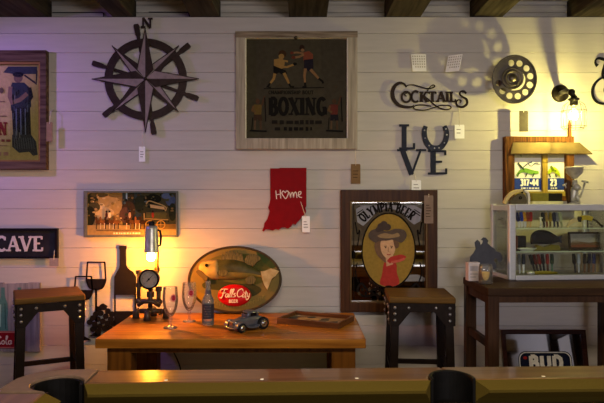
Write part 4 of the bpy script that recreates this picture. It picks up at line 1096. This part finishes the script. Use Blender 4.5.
# ---------------------------------------------------------------- stools
SH = .86
def make_stool(label):
    t = thing('bar_stool', label, 'stool', group='wood topped stools by the pine table')
    a = .172
    b = MB(mat=seat_m)
    b.box(-a, a, -.176, .176, SH-.032, SH); b.build('seat', t, bevel=.006)
    for sx in (-1, 1):
        for sy in (-1, 1):
            x0, y0 = sx*(a-.034), sy*(a-.030); x1, y1 = sx*(a-.012), sy*(a-.006); h = .021
            A = [(x1-h, y1-h, 0), (x1+h, y1-h, 0), (x1+h, y1+h, 0), (x1-h, y1+h, 0)]
            B = [(x0-h, y0-h, SH-.032), (x0+h, y0-h, SH-.032), (x0+h, y0+h, SH-.032), (x0-h, y0+h, SH-.032)]
            MB(mat=iron_wood).hexa(A, B).build('leg', t, bevel=.002)
    for k in range(4):
        ang = k*90
        b = MB(mat=iron_wood); w_ = a-.010
        b.prism([(-w_, SH-.033), (w_, SH-.033), (w_+.002, SH-.15), (w_-.042, SH-.15), (w_-.10, SH-.078), (-w_+.10, SH-.078), (-w_+.042, SH-.15), (-w_-.002, SH-.15)], -a+.0005, -a+.007)
        ap = b.build('apron', t, bevel=.001); ap.rotation_euler[2] = R(ang)
        for sx in (-1, 1):
            for (xx, zz) in ((w_-.020, SH-.056), (w_-.020, SH-.088), (w_-.020, SH-.122), (w_-.092, SH-.056)):
                s = MB(mat=stud_m); s.lathe([(0, -.0075), (.005, -.0062), (.0078, -.003), (.0085, 0)], (sx*xx, -a+.001, zz), 'y', 10); s.build('stud', ap)
        b = MB(mat=iron_wood); zz = .44 + (.03 if k % 2 else 0)
        b.box(-a+.03, a-.03, -a+.010, -a+.034, zz-.012, zz+.012); q = b.build('stretcher', t); q.rotation_euler[2] = R(ang)
    return t
s1 = make_stool('wood topped stool with studded dark legs in front of the lady mirror')
s1.location = (.640, -.325, 0); s1.rotation_euler[2] = R(-4)
s2 = copy_tree(s1); s2['label'] = 'wood topped stool with studded dark legs at the far left below the cave sign'
s2.location = (-1.40, -.315, 0); s2.rotation_euler[2] = R(27)

# ---------------------------------------------------------------- bar table at the right
BZ = .93
BR = 1.0
fl = (.924, -.643)
t = thing('bar_table', 'tall dark brown table carrying the glass display case', 'table', (fl[0], fl[1], 0), (0, 0, BR))
LX, LY = .84, .43
b = MB(mat=WOOD('bar_top_wood', '#2A1B10', '#3E2A1A', .5, 'x', 6)); b.box(0, LX, 0, LY, BZ-.04, BZ); b.build('table_top', t, bevel=.004)
for x0 in (.0, LX-.075):
    for y0 in (.006, LY-.056):
        MB(mat=bar_m).box(x0+.002, x0+.06, y0, y0+.05, 0, BZ-.04).build('leg', t, bevel=.003)
for y0 in (.012, LY-.034): MB(mat=bar_m).box(.05, LX-.07, y0, y0+.022, BZ-.075, BZ-.04).build('apron', t)
for x0 in (.012, LX-.06):
    MB(mat=bar_m).box(x0, x0+.022, .05, LY-.05, BZ-.085, BZ-.04).build('apron', t)
    MB(mat=bar_m).box(x0, x0+.022, .05, LY-.05, .62, .66).build('stretcher', t)

# ---------------------------------------------------------------- display case
CR_ = 5.0; cfl = (1.147, -.365); CL, CD, CH = .60, .265, .416
t = thing('display_case', 'aluminium framed glass display case full of pocket knives on the tall table', 'display case', (cfl[0]-.020, cfl[1], BZ), (0, 0, CR_))
def case_pt(u, v, h): # local to world
    c, s = math.cos(R(CR_)), math.sin(R(CR_))
    return (cfl[0]-.020+u*c-v*s, cfl[1]+u*s+v*c, BZ+h)
for u in (0, CL-.04):
    MB(mat=steel).box(u, u+.04, 0, .036, 0, CH).build('post', t, bevel=.008)
    MB(mat=steel).box(u+.004, u+.032, CD-.028, CD, 0, CH).build('post', t, bevel=.004)
for zz, hh in ((0, .027), (CH-.036, .036)):
    MB(mat=steel).box(.04, CL-.04, .002, .026, zz, zz+hh).build('rail', t, bevel=.003)
    MB(mat=steel).box(.03, CL-.04, CD-.024, CD-.004, zz, zz+hh*.8).build('rail', t, bevel=.003)
    for u in (.006, CL-.03): MB(mat=steel).box(u, u+.022, .034, CD-.026, zz, zz+hh*.8).build('rail', t, bevel=.003)
gl_case = GLASS('case_glass', '#FAFCF9', .8)
g2 = GLASS('shelf_glass', '#F0F6EE', 1.0)
MB(mat=gl_case).box(.04, CL-.04, .012, .016, .027, CH-.036).build('front_pane', t)
MB(mat=gl_case).box(.014, .018, .036, CD-.028, .022, CH-.03).build('side_pane', t)
MB(mat=gl_case).box(CL-.018, CL-.014, .036, CD-.028, .022, CH-.03).build('side_pane', t)
MB(mat=gl_case).box(.03, CL-.035, CD-.016, CD-.012, .022, CH-.03).build('back_pane', t)
MB(mat=gl_case).box(.03, CL-.03, .026, CD-.024, CH-.008, CH-.002).build('top_pane', t)
MB(mat=M('case_floor_grey', '#8E8A80', .6)).box(.026, CL-.03, .026, CD-.024, .004, .022).build('floor_panel', t)
S1, S2 = .156, .284
edge_m = M('green_shelf_edge', '#B5C4A8', .25)
for h in (S1, S2):
    MB(mat=g2).box(.022, CL-.022, .030, CD-.03, h-.006, h).build('glass_shelf', t)
    MB(mat=edge_m).box(.04, CL-.04, .0285, .030, h-.006, h).build('shelf_edge', t)
# contents ---------------------------------------------------------------
def inv(px_, v):
    """local u in the case for photo column px_ at local depth v"""
    c, s = math.cos(R(CR_)), math.sin(R(CR_))
    q = (px_-302)/K
    x0, d0 = cfl[0]-.020-v*s, cfl[1]+v*c+D
    return (q*d0-x0)/(c-q*s)
def knife(px_, h, v, ht, tilt, hc, bc, label, grp, bl=.42):
    t = thing('pocket_knife', label, 'knife', case_pt(inv(px_, v), v, h), (-6, tilt, CR_), grp)
    L = ht
    b = MB(mat=M('steel_blade', '#B2B5B8', .25, .9)) if 'steel_blade' not in bpy.data.materials else MB(mat=bpy.data.materials['steel_blade'])
    b.prism([(-.006, .0), (.005, .004), (.006, L*bl+.004), (-.006, L*bl+.004)], -.0012, .0012, None if bc is None else bc); b.build('blade', t)
    b = MB(mat=PAINT(hc, .35)); b.prism(cr([(-.0075, L*bl), (.0075, L*bl), (.009, L*.7), (.0075, L), (0, L+.003), (-.007, L), (-.0085, L*.68)], 3, True), -.006, .006); b.build('handle', t, bevel=.0015)
g = 'pocket knives standing on the top shelf of the case'
v0 = .12
for px_, tl, hc, nm in ((519.6, -10, '#1E2450', 'navy handled knife leaning left, leftmost on the top shelf of the case'),
                    (522.4, -4, '#1F3A9A', 'bright blue handled knife, second from left on the top shelf of the case'),
                    (525.4, -3, '#C98A1E', 'yellow orange handled knife in the left cluster on the top shelf'),
                    (527.8, 2, '#8C3A1A', 'rust brown handled knife in the left cluster on the top shelf'),
                    (530.4, 4, '#A02018', 'red handled knife at the right of the left cluster on the top shelf')):
    knife(px_, S2, v0, .084, tl, hc, '#B8BAC4' if px_ < 526 else '#B79A6A', nm, g)
for px_, tl, hc, bc, nm in ((544.5, -6, '#2A2A22', '#2E2430', 'black handled knife, leftmost of the right cluster on the top shelf'),
                    (547.5, -5, '#9A7A3A', '#6A3A2A', 'tan handled knife, second in the right cluster on the top shelf'),
                    (550.4, 2, '#8A741E', '#5A4A2A', 'olive yellow handled knife, third in the right cluster on the top shelf'),
                    (554.6, 0, '#2A2C44', '#30344A', 'dark navy knife in the right cluster on the top shelf'),
                    (558.2, -6, '#70747A', '#2C2E38', 'grey handled knife in the right cluster on the top shelf'),
                    (562.2, -9, '#A8B08A', '#7C8466', 'pale green handled knife, rightmost of the right cluster on the top shelf')):
    knife(px_, S2, v0, .082, tl, hc, bc, nm, g)
g = 'pocket knives standing on the floor of the case'
for px_, tl, hc, bc, nm in ((520, -2, '#55585C', '#A4A8AC', 'slim grey knife, leftmost on the floor of the display case'),
                    (523.6, 2, '#2C3040', '#C8CCD0', 'bright bladed knife, second from left on the floor of the display case'),
                    (535.6, -16, '#1B1B1E', '#26242A', 'black knife leaning left, first of the leaning row on the case floor'),
                    (538.6, -13, '#5A1C18', '#2A2224', 'maroon handled knife, second of the leaning row on the case floor'),
                    (541.6, -9, '#7A1E1A', '#2C2426', 'dark red handled knife, third of the leaning row on the case floor'),
                    (544.6, -5, '#202024', '#1F1F22', 'black knife nearly upright, fourth of the leaning row on the case floor'),
                    (548, 0, '#8A2A22', '#4A2A1E', 'bright red handled upright knife right of the leaning row on the case floor'),
                    (552.4, 1, '#28382C', '#4C6A58', 'dark green knife at the right end of the left group on the case floor'),
                    (575.6, -3, '#1E1C1E', '#2A2830', 'black handled knife, leftmost of the right group on the case floor'),
                    (579, 1, '#A6AEB8', '#9AA0A8', 'silver knife, second of the right group on the case floor'),
                    (584.6, 4, '#1D1B22', '#6A4A34', 'black and brown knife in the middle of the right group on the case floor'),
                    (588.8, 5, '#20243A', '#5A4428', 'midnight blue and brown knife in the right group on the case floor'),
                    (593.4, 5, '#303A68', '#7E5A44', 'blue and white knife in the right group on the case floor'),
                    (597.2, 4, '#A08A5C', '#B2A078', 'tan knife, second from right in the right group on the case floor'),
                    (600.8, 2, '#D6D4D0', '#707480', 'white handled knife at the far right on the case floor')):
    knife(px_, .022, .13, .106, tl, hc, bc, nm, g, .5)
# T-shaped steel pin on the top shelf
q = case_pt(inv(540.6, .1), .1, S2)
t = thing('metal_pin', 'small upright silver T shaped pin on the top shelf of the case', 'pin', q, (0, 0, CR_))
b = MB(mat=steel); b.tube([(0, 0, 0), (0, 0, .052)], .004, 8); b.tube([(-.011, 0, .054), (.011, 0, .054)], .0035, 8); b.lathe([(0, 0), (.008, 0), (.008, .004), (.004, .006)], n=10); b.build('shaft', t)
# curved yellow knife
q = case_pt(inv(581, .07), .07, S2)
t = thing('curved_knife', 'long curved knife with a yellow handle on the top shelf of the case', 'knife', q, (0, 0, CR_))
ks = 3.31/K; o = (581, 227.2, 3.31)
b = MB(o, PAINT('#B8A22A', .35)); b.rib(cr([(579.4, 218.6), (584, 217.2), (589, 217.6), (592.6, 218.8)], 4), 4.8, -.008, .008); b.build('handle', t, bevel=.003)
b = MB(o, PAINT('#CDBB84', .3)); b.rib(cr([(577, 219.2), (572, 221), (568.4, 224), (566.6, 227)], 5), [4, 4.4, 3, .8], -.003, .003); b.build('blade', t)
b = MB(o, PAINT('#2A241E')); b.rib([(579.8, 216.4), (578.8, 221.4)], 3, -.009, .009); b.rib(cr([(592, 218.6), (597, 220.4), (601, 224.2), (604, 226.4)], 4), [1.6, 1.4, 1.6, 2.8], -.004, .004); b.rib([(588, 219.6), (588, 227.2)], .8, -.003, .003); b.build('sheath_strap', t)
# carved duck at the left on top shelf
q = case_pt(inv(505, .17), .17, S2)
t = thing('carved_bird', 'small carved brown bird figure behind the left glass of the case', 'figurine', q, (0, 0, CR_))
b = MB(mat=PAINT('#5E4A2C')); b.ball((.008, 0, .022), (.034, .014, .014)); b.tube([(-.016, 0, .024), (-.022, 0, .036), (-.021, 0, .044)], [.012, .009, .008], 8); b.tube([(.004, 0, .014), (.002, 0, 0)], .006, 8); b.lathe([(0, 0), (.014, 0), (.014, .004), (0, .005)], n=12); b.build('body', t)
b = MB(mat=PAINT('#2C2218')); b.ball((-.021, 0, .046), .0105); b.tube([(-.03, 0, .045), (-.042, 0, .042)], [.004, .002], 6); b.build('head', t)
# middle shelf
q = case_pt(inv(521, .16), .16, S1)
t = thing('dark_box', 'small black box with a brown side on the middle shelf of the case', 'box', q, (0, 0, CR_))
MB(mat=PAINT('#17161A')).box(-.028, .022, -.02, .02, 0, .078).build('box_body', t, bevel=.002); MB(mat=PAINT('#6A4630')).box(-.0295, -.028, -.0195, .0195, 0.002, .076).build('side_panel', t)
q = case_pt(inv(527, .075), .075, S1)
t = thing('silver_dish', 'flat oval silver dish at the front of the middle case shelf', 'dish', q, (0, 0, CR_))
b = MB(mat=steel); vs, fs_ = [], []; n = 24
pr = [(0, .002), (.8, .002), (.86, .0), (.8, 0)]; 
for r, zz in [(.6, 0), (.95, .012), (1, .014), (.94, .014), (.6, .004), (0, .004)]:
    for j in range(n): a = 2*PI*j/n; vs.append((r*.058*math.cos(a), r*.022*math.sin(a), zz))
for i in range(5):
    for j in range(n): fs_.append((i*n+j, i*n+(j+1) % n, (i+1)*n+(j+1) % n, (i+1)*n+j))
b.add(vs, fs_, None, True); b.build('dish_body', t)
q = case_pt(inv(546, .13), .13, S1)
t = thing('fish_lure', 'large dark fish shaped lure on a small stand on the middle case shelf', 'lure', q, (0, 0, CR_))
o = (546, 251, 3.36)
b = MB(o, PAINT('#1C1B22', .35)); pts = [(530.4, 241, 4.6), (534, 238.8, 6.4), (541, 238.2, 7.2), (549, 239, 6.6), (556, 240.4, 4), (561, 241.2, 1.2)]
sp = cr(pts, 3); vs, fs_ = [], []; n = 12
for (a_, b__, r) in sp:
    xm, zm = b.c((a_, b__)); r *= 3.36/K
    for j in range(n): an = 2*PI*j/n; vs.append((xm, .45*r*math.cos(an), zm+r*math.sin(an)))
for i in range(len(sp)-1):
    for j in range(n): fs_.append((i*n+j, i*n+(j+1) % n, (i+1)*n+(j+1) % n, (i+1)*n+j))
fs_ += [tuple(range(n)), tuple(range((len(sp)-1)*n, len(sp)*n))]
b.add(vs, fs_, None, True); b.build('lure_body', t)
b = MB(o, PAINT('#3A3B48')); b.prism([(556, 240), (562.6, 236.6), (561.6, 241), (563, 245), (557, 242)], -.003, .003); b.build('tail_fin', t)
b = MB(o, PAINT('#6E6420')); b.prism([(533, 251), (536, 246), (543, 248.4), (552, 245.6), (558, 246.4), (560.4, 251)], -.014, .014); b.build('stand', t)
q = case_pt(inv(584.4, .15), .15, S1)
t = thing('small_framed_picture', 'small dark framed landscape picture leaning on the middle shelf of the case', 'picture', q, (-7, 0, CR_))
o = (584.4, 251.2, 3.39)
b = MB(o, PAINT('#33251B', .4)); b.frame(568, 251.2, 601, 234, 1.8, -.008, .004); b.build('frame', t, bevel=.001)
b = MB(o, PAINT('#9A968C')); b.pbox(569, 250.4, 600, 235, -.003, .002); b.lay = -.0032
b.art([(569.6, 244.6), (578, 243.6), (590, 244.8), (599.6, 243.4), (599.6, 249.8), (569.6, 249.8)], '#6E563A'); b.art([(569.6, 247.4), (584, 246.2), (599.6, 247.8), (599.6, 249.8), (569.6, 249.8)], '#7E4A2C'); b.art(ell(576, 243.6, 5, 1, 12), '#8A7E6C')
b.build('print', t)
q = case_pt(inv(540, .07), .07, .022)
t = thing('folding_knife', 'long yellow and silver folded knife lying along the front of the case floor', 'knife', q, (0, 0, CR_))
b = MB(mat=PAINT('#7E7022', .35)); b.tube([(-.034, 0, .009), (.0, 0, .011), (.05, 0, .010), (.10, 0, .008)], [.0085, .0105, .0095, .006], 10); b.build('handle', t)
b = MB(mat=steel); b.tube([(-.072, .004, .007), (-.055, .002, .009), (-.034, 0, .009)], [.005, .009, .0085], 10); b.build('bolster', t)

# on top of the case ------------------------------------------------------
TOP = CH
q = case_pt(inv(515, .1), .1, TOP)
t = thing('horn_handled_tool', 'grey tool with a cream curved horn handle lying on the glass case', 'tool', q, (0, 0, CR_))
o = (515, 203.4, 3.32)
b = MB(o, PAINT('#C9B478', .35)); b.rib(cr([(503.6, 203.0), (506.5, 197.6), (511, 193), (516.5, 190.6), (522.6, 189.8)], 5), [3, 3.4, 3.6, 3.2, 2], -.012, .012); b.build('horn_handle', t, bevel=.003)
b = MB(o, PAINT('#57503F', .4)); b.prism(cr([(510, 203.2), (511.4, 198.4), (516, 194.6), (521.4, 192.6), (525, 195.4), (525.2, 203.2)], 4, True), -.016, .016)
b.build('tool_body', t, bevel=.003)
b = MB(o, PAINT('#16140F')); b.ring(ell(519.2, 197.2, 1.6, 1.6, 14), ell(519.2, 197.2, .7, .7, 14), -.019, -.015); b.rib([(523.2, 188.6), (522.2, 193)], 1.2, -.006, .006); b.build('pivot', t)
b = MB(o, PAINT('#D2CDBE', .4)); b.rib(cr([(524.2, 190.6), (527.4, 192), (528.6, 197), (528.6, 203.3)], 4), 2.2, -.014, .014); b.build('pale_guard', t, bevel=.001)
q = case_pt(inv(544, .12), .12, TOP)
t = thing('flat_box', 'long olive and black flat box lying on the glass case before the lizard sign', 'box', q, (0, 0, CR_))
o = (544, 203.4, 3.34)
b = MB(o, PAINT('#77702E', .45)); b.pbox(530.4, 200.6, 547, 192.6, -.02, .02); b.build('olive_end', t, bevel=.001)
b = MB(o, PAINT('#26241C', .4)); b.pbox(547, 200.6, 561.6, 192.6, -.02, .02); b.build('dark_end', t, bevel=.001)
b = MB(o, PAINT('#C9C59A', .45)); b.pbox(530, 203.3, 562, 200.8, -.022, .022); b.build('pale_base', t, bevel=.001)
q = case_pt(inv(573.4, .10), .10, TOP)
t = thing('hand_grinder', 'metal hand grinder with a round hopper standing on the glass case', 'grinder', q, (0, 0, CR_))
o = (573.4, 203.4, 3.33); gs = 3.33/K
def g_(a_, b__, yy=0): return ((a_-573.4)*gs, yy, (203.4-b__)*gs)
gm = M('grinder_grey_steel', '#B0ADA2', .35, .4, var=.25)
b = MB(mat=gm); b.lathe([(.012, 0), (.016, .006), (.044, .034), (.046, .058), (.050, .060), (.050, .068), (.044, .068), (.042, .04), (.014, .01)], g_(574.6, 178), 'z', 28); b.build('hopper', t)
b = MB(mat=gm); b.tube([g_(574.6, 179), g_(575, 184), g_(574.6, 190), g_(573, 196), g_(572.6, 201)], [.014, .016, .022, .018, .02], 12)
b.ball(g_(575.4, 187, -.008), (.024, .03, .022)); b.tube([g_(576.6, 193), g_(578, 198), g_(579.6, 203.2)], [.012, .009, .009], 8); b.build('grinder_body', t)
b = MB(mat=M('grinder_rust_iron', '#4A3524', .6, .5)); b.tube([g_(571, 186), g_(568, 180), g_(567.6, 190), g_(569, 203.2)], [.01, .013, .014, .01], 8); b.build('clamp', t)
b = MB(mat=gm); b.tube([g_(580.2, 197), g_(583, 190), g_(585.6, 181.6)], .0055, 8); b.tube([g_(582.4, 180.4), g_(589, 181.2)], .006, 8); b.build('thumb_screw', t)
b = MB(mat=gm); b.tube([g_(572, 199), g_(568, 191), g_(564.4, 184)], .005, 8); b.tube([g_(562.4, 184.6), g_(566.6, 182.8)], .0055, 8); b.build('crank', t)
b = MB(mat=gm); b.lathe([(0, 0), (.034, 0), (.034, .006), (.02, .012), (0, .012)], g_(573.4, 203.4), 'z', 20); b.build('base', t)

# ---------------------------------------------------------------- beside the case
def bar_pt(u, v):
    c, s = math.cos(R(BR)), math.sin(R(BR)); return (fl[0]+u*c-v*s, fl[1]+u*s+v*c, BZ)
def on_bar(px_, py_):
    x, y, d = onz(px_, py_, BZ); return (x, y, BZ), d
q, d = on_bar(486, 278)
t = thing('rider_silhouette', 'black metal cutout of a cowboy on a bucking horse beside the display case', 'figurine', q)
o = (486, 278, d)
b = MB(o, M('grey_black_cutout', '#45454A', .5, .4))
b.prism([(469.4, 264), (470, 257), (473, 253.6), (475.6, 249), (475, 245.6), (474.6, 242.4), (477.4, 239.6), (480, 242), (480.6, 245.4), (482.4, 243), (483, 240.8), (480.8, 239.8), (483.2, 237.4), (485.6, 237.6), (488.4, 240.6), (487.4, 243), (490.4, 246), (494.4, 248.6), (496, 251.4), (500, 252.6), (502.6, 256.4), (502.2, 260.8), (499, 262.8), (497.4, 259.4), (495, 258.2), (493.4, 260.2), (496, 264.4), (496.4, 268.6), (492.4, 269.4), (490.4, 265), (488, 268), (489, 278), (480, 278), (481, 267), (477, 263.4), (474.6, 266), (471, 270), (469.4, 268.6), (472, 263.6)], -.0025, .0025)
b.build('cutout', t)
b = MB(mat=M('grey_black_base', '#2B2C33', .5, .4)); b.box(-.035, .02, -.025, .025, 0, .006); b.build('base', t)
q, d = on_bar(475, 281)
t = thing('white_carton', 'small white carton at the left end of the tall table', 'box', q, (0, 0, 3))
o = (475, 281, d); b = MB(o, PAINT('#CFC4C6', .5)); b.pbox(468.4, 281, 480, 262.6, 0, .05); b.lay = -.0002
b.art(rect(470, 266, 478, 271), '#A7A0A8'); b.line([(470, 274), (478, 274)], .8, '#8F8890'); b.line([(470, 277), (476, 277)], .8, '#8F8890'); b.build('carton_body', t, bevel=.001)
q, d = on_bar(485.6, 283.5)
t = thing('glass_jar', 'small clear jar with amber contents next to the white carton', 'jar', q)
b = MB(mat=gobl); jr = .036; b.lathe([(0, .001), (jr-.002, .001), (jr, .005), (jr, .085), (jr-.003, .094), (jr-.003, .1), (jr-.005, .1), (jr-.003, .09), (jr-.003, .006), (0, .006)], n=26); b.build('jar_glass', t)
b = MB(mat=PAINT('#C6A654', .4)); b.lathe([(0, .007), (jr-.004, .007), (jr-.004, .06), (0, .062)], n=22); b.build('contents', t)

# ---------------------------------------------------------------- leaning mirror under the tall table
t = thing('leaning_mirror', 'dark framed beer mirror leaning on the wall under the tall table', 'mirror', (1.44, -.155, .004), (-11.5, 0, 0))
W2, H2 = .250, .60
fm = WOOD('maroon_frame', '#240F0C', '#3A1C14', .4, 'x', 8)
b = MB(mat=fm); b.ring(rect(-W2, 0, W2, H2), rect(-W2+.022, .022, W2-.026, H2-.026), -.022, .004); b.build('frame', t, bevel=.003)
b = MB(mat=MIRROR('dim_silvered_glass', '#A2A4AE', .05)); b.box(-W2+.02, W2-.024, -.006, 0, .02, H2-.024); b.build('mirror_glass', t)
b = MB(); b.lay = -.0063
def rr(x0, z0, x1, z1, r): return arc(x1-r, z1-r, r, r, 0, 90, 6)+arc(x0+r, z1-r, r, r, 90, 180, 6)+arc(x0+r, z0+r, r, r, 180, 270, 6)+arc(x1-r, z0+r, r, r, 270, 360, 6)
b.art(rr(-.158, .345, .158, .475, .045), '#14141C'); b.line(rr(-.151, .352, .151, .468, .04), .006, '#D5D8DE', closed=True); b.art(rr(-.144, .359, .144, .461, .034), '#171D33')
letters(b, 'BUD', -.098, .372, .076, 1.12, .30, .24, 0, .06, m='#D8D8D4', sans=True)
b.art(ell(-.118, .437, .012, .009, 12), '#9A2A2A')
b.art([(-.13, .13), (.13, .13), (.13, .28), (-.13, .28)], '#7A1E22'); b.line(rect(-.13, .13, .13, .28), .006, '#B4A26A', closed=True)
b.build('printed_badge', t)

# ---------------------------------------------------------------- pool table
PR = 2.0
far_front_y = -1.745      # world y of the far rail's front cap edge on the camera axis
PX, PYc = .497, far_front_y + .497*math.tan(R(PR)) - .655
t = thing('pool_table', 'pool table with a brown rail and black leather pockets in the foreground', 'pool table', (PX, PYc, 0), (0, 0, PR))
rail_m = WOOD('pool_rail_wood', '#4E351F', '#6E4E30', .28, 'x', 4, coat=.5)
cast_m = M('pocket_casting_brown', '#7A6454', .35, .2, var=.12)
felt = M('khaki_felt', '#544618', .95, var=.08, scale=300, spec=.1)
leather = M('black_pocket_leather', '#0F0E0E', .6, var=.2, bump=.2)
NX, NY, CW, RW = 1.175, .60, .055, .145      # nose to nose half sizes, cushion, rail width
PZ = .80
xo, yo = NX+CW, NY+CW                     # inner edge of the wooden cap
# cloth bed
MB(mat=felt).box(-xo, xo, -yo, yo, .69, .725).build('cloth_bed', t)
PRAD = .074
def long_rail(sx, sy):
    """half of a long rail from the side pocket to the corner casting"""
    xa, xb = PRAD, xo-.085
    pts = [(0, yo+.10), (0, yo+RW), (xb, yo+RW), (xb, yo), (PRAD*.98, yo)] + [(PRAD*.98*math.cos(R(a)), yo+.0+.092*math.sin(R(a))) for a in range(10, 91, 10)]
    q = [(sx*x_, sy*y_) for x_, y_ in pts]
    b = MB(mat=rail_m); b.plan(q, PZ-.095, PZ); o = b.build('rail', t, bevel=.010, seg=3)
    return o
def cushion(x0, x1, axis, s):
    # section across: (distance from nose line outward, z)
    sec = [(CW, PZ-.002), (.012, PZ-.013), (0, PZ-.017), (.002, PZ-.026), (.038, .745), (CW, .726)]
    b = MB(mat=felt)
    n = len(sec); vs = []
    for e, sgn in ((x0, 1), (x1, -1)):
        for (dd, zz) in sec:
            off_ = sgn*(CW-dd)*.5
            if axis == 'x': vs.append((e+off_, s*(NY+dd), zz))
            else: vs.append((s*(NX+dd), e+off_, zz))
    b.add(vs, [tuple(range(n)), tuple(range(2*n-1, n-1, -1))] + [(i, (i+1) % n, n+(i+1) % n, n+i) for i in range(n)])
    b.build('cushion', t)
sight = M('pearl_sight', '#E6E0D0', .25)
for sy in (1, -1):
    for sx in (1, -1):
        long_rail(sx, sy)
        cushion(*sorted((sx*(PRAD-.004), sx*(xo-.085))), 'x', sy)
        for k in (1, 2, 3):
            MB(mat=sight).lathe([(0, .0012), (.0062, .0008), (.0065, -.002)], (sx*k*.3, sy*(yo+.024), PZ), 'z', 12).build('sight', t)
for sx in (1, -1):
    b = MB(mat=WOOD('pool_end_rail_wood', '#4E351F', '#6E4E30', .28, 'y', 4, coat=.5) if 'pool_end_rail_wood' not in bpy.data.materials else bpy.data.materials['pool_end_rail_wood'])
    b.box(min(sx*xo, sx*(xo+RW)), max(sx*xo, sx*(xo+RW)), -yo+.085, yo-.085, PZ-.095, PZ); b.build('rail', t, bevel=.010, seg=3)
    cushion(-yo+.085, yo-.085, 'y', sx)
    for k in (-1, 0, 1): MB(mat=sight).lathe([(0, .0012), (.0062, .0008), (.0065, -.002)], (sx*(xo+.024), k*.3, PZ), 'z', 12).build('sight', t)
    for sy in (1, -1):
        # rounded corner casting with a pocket opening
        cxp, cyp = xo-.004, yo-.004
        out = [(xo-.085, yo+RW)] + [(xo+RW-.13+.13*math.cos(R(a)), yo+RW-.13+.13*math.sin(R(a))) for a in range(90, -1, -15)] + [(xo+RW, yo-.085), (xo, yo-.085)]
        arcp = [(cxp+.078*math.cos(R(a)), cyp+.078*math.sin(R(a))) for a in range(-72, 163, 18)]
        pts = out + arcp + [(xo-.085, yo)]
        b = MB(mat=cast_m); b.plan([(sx*a, sy*c) for a, c in pts], PZ-.095, PZ+.004); b.build('corner_casting', t, bevel=.008, seg=3)
        b = MB(mat=leather)
        A = [(cxp+.076*math.cos(R(a)), cyp+.076*math.sin(R(a))) for a in range(-90, 181, 15)]; B = [(cxp+.066*math.cos(R(a)), cyp+.066*math.sin(R(a))) for a in range(180, -91, -15)]
        b.plan([(sx*a, sy*c) for a, c in A+B], .58, PZ-.004); b.plan([(sx*(cxp+.07*math.cos(R(a))), sy*(cyp+.07*math.sin(R(a)))) for a in range(0, 360, 20)], .57, .60); b.build('pocket', t)
for sy in (1, -1):
    b = MB(mat=leather); cyp = yo+.006
    A = [(.072*math.cos(R(a)), cyp+.086*math.sin(R(a))) for a in range(-10, 191, 10)]; B = [(.062*math.cos(R(a)), cyp+.074*math.sin(R(a))) for a in range(190, -11, -10)]
    b.plan([(a, sy*c) for a, c in A+B], .58, PZ+.006)
    b.plan([(.066*math.cos(R(a)), sy*(cyp+.078*math.sin(R(a)))) for a in range(0, 360, 20)], .57, .60)
    b.build('pocket', t, bevel=.003)
cab = WOOD('pool_cabinet_wood', '#3E2614', '#5A3A20', .4, 'x', 4)
b = MB(mat=cab)
for sy in (1, -1):
    b.box(-xo-.06, xo+.06, min(sy*(yo+.05), sy*(yo+.08)), max(sy*(yo+.05), sy*(yo+.08)), .42, .70)
for sx in (1, -1): b.box(min(sx*(xo+.05), sx*(xo+.08)), max(sx*(xo+.05), sx*(xo+.08)), -yo-.05, yo+.05, .42, .70)
b.box(-xo-.05, xo+.05, -yo-.05, yo+.05, .42, .44)
b.build('cabinet', t, bevel=.004)
for sx in (1, -1):
    for sy in (1, -1):
        b = MB(mat=cab); b.lathe([(.05, 0), (.06, .02), (.06, .06), (.04, .1), (.07, .3), (.075, .42)], (sx*(xo-.12), sy*(yo-.1), 0), 'z', 20); b.build('leg', t)

# ---------------------------------------------------------------- light
def area(name, loc, rot, sx, sy, power, col):
    l = bpy.data.lights.new(name, 'AREA'); l.shape = 'RECTANGLE'; l.size = sx; l.size_y = sy; l.energy = power; l.color = lin(col)[:3]
    o = bpy.data.objects.new(name, l); COL.objects.link(o); o.location = loc; o.rotation_euler = tuple(R(a) for a in rot)
    return o
area('window_daylight', ((wx0+wx1)/2, YB-.2, 1.7), (90, 0, 0), 1.5, .7, 110, '#F4F2FF')
area('ceiling_lamp', (.1, -3.0, 2.43), (12, 0, 0), 1.6, .35, 52, '#FFECD0')
sp = bpy.data.lights.new('violet_lamp', 'SPOT'); sp.energy = 50; sp.color = lin('#AC78FA')[:3]; sp.spot_size = R(95); sp.spot_blend = 1; sp.shadow_soft_size = .05
so = bpy.data.objects.new('violet_lamp', sp); COL.objects.link(so); so.location = (-2.35, -.85, 2.3)
so.rotation_euler = (Vector((-1.5, 0, 1.6)) - so.location).to_track_quat('-Z', 'Y').to_euler()
wd = bpy.data.worlds.new('sky'); SC.world = wd; wd.use_nodes = True
wd.node_tree.nodes['Background'].inputs[0].default_value = lin('#B8C8E8'); wd.node_tree.nodes['Background'].inputs[1].default_value = 1.2

# ---------------------------------------------------------------- camera
cd = bpy.data.cameras.new('camera'); cam = bpy.data.objects.new('camera', cd); COL.objects.link(cam)
cd.sensor_width = 36; cd.lens = 36*K/604.0; cd.clip_start = .05
cam.location = (0, -D, CZ); cam.rotation_euler = (R(90), 0, 0)
SC.camera = cam
vs_ = SC.view_settings
vs_.view_transform = 'Standard'; vs_.look = 'None'; vs_.gamma = 1.0; vs_.use_curve_mapping = False; vs_.exposure = 0.0
SC.cycles.use_denoising = True
SC.cycles.transparent_max_bounces = 24
SC.cycles.sample_clamp_indirect = 4.0
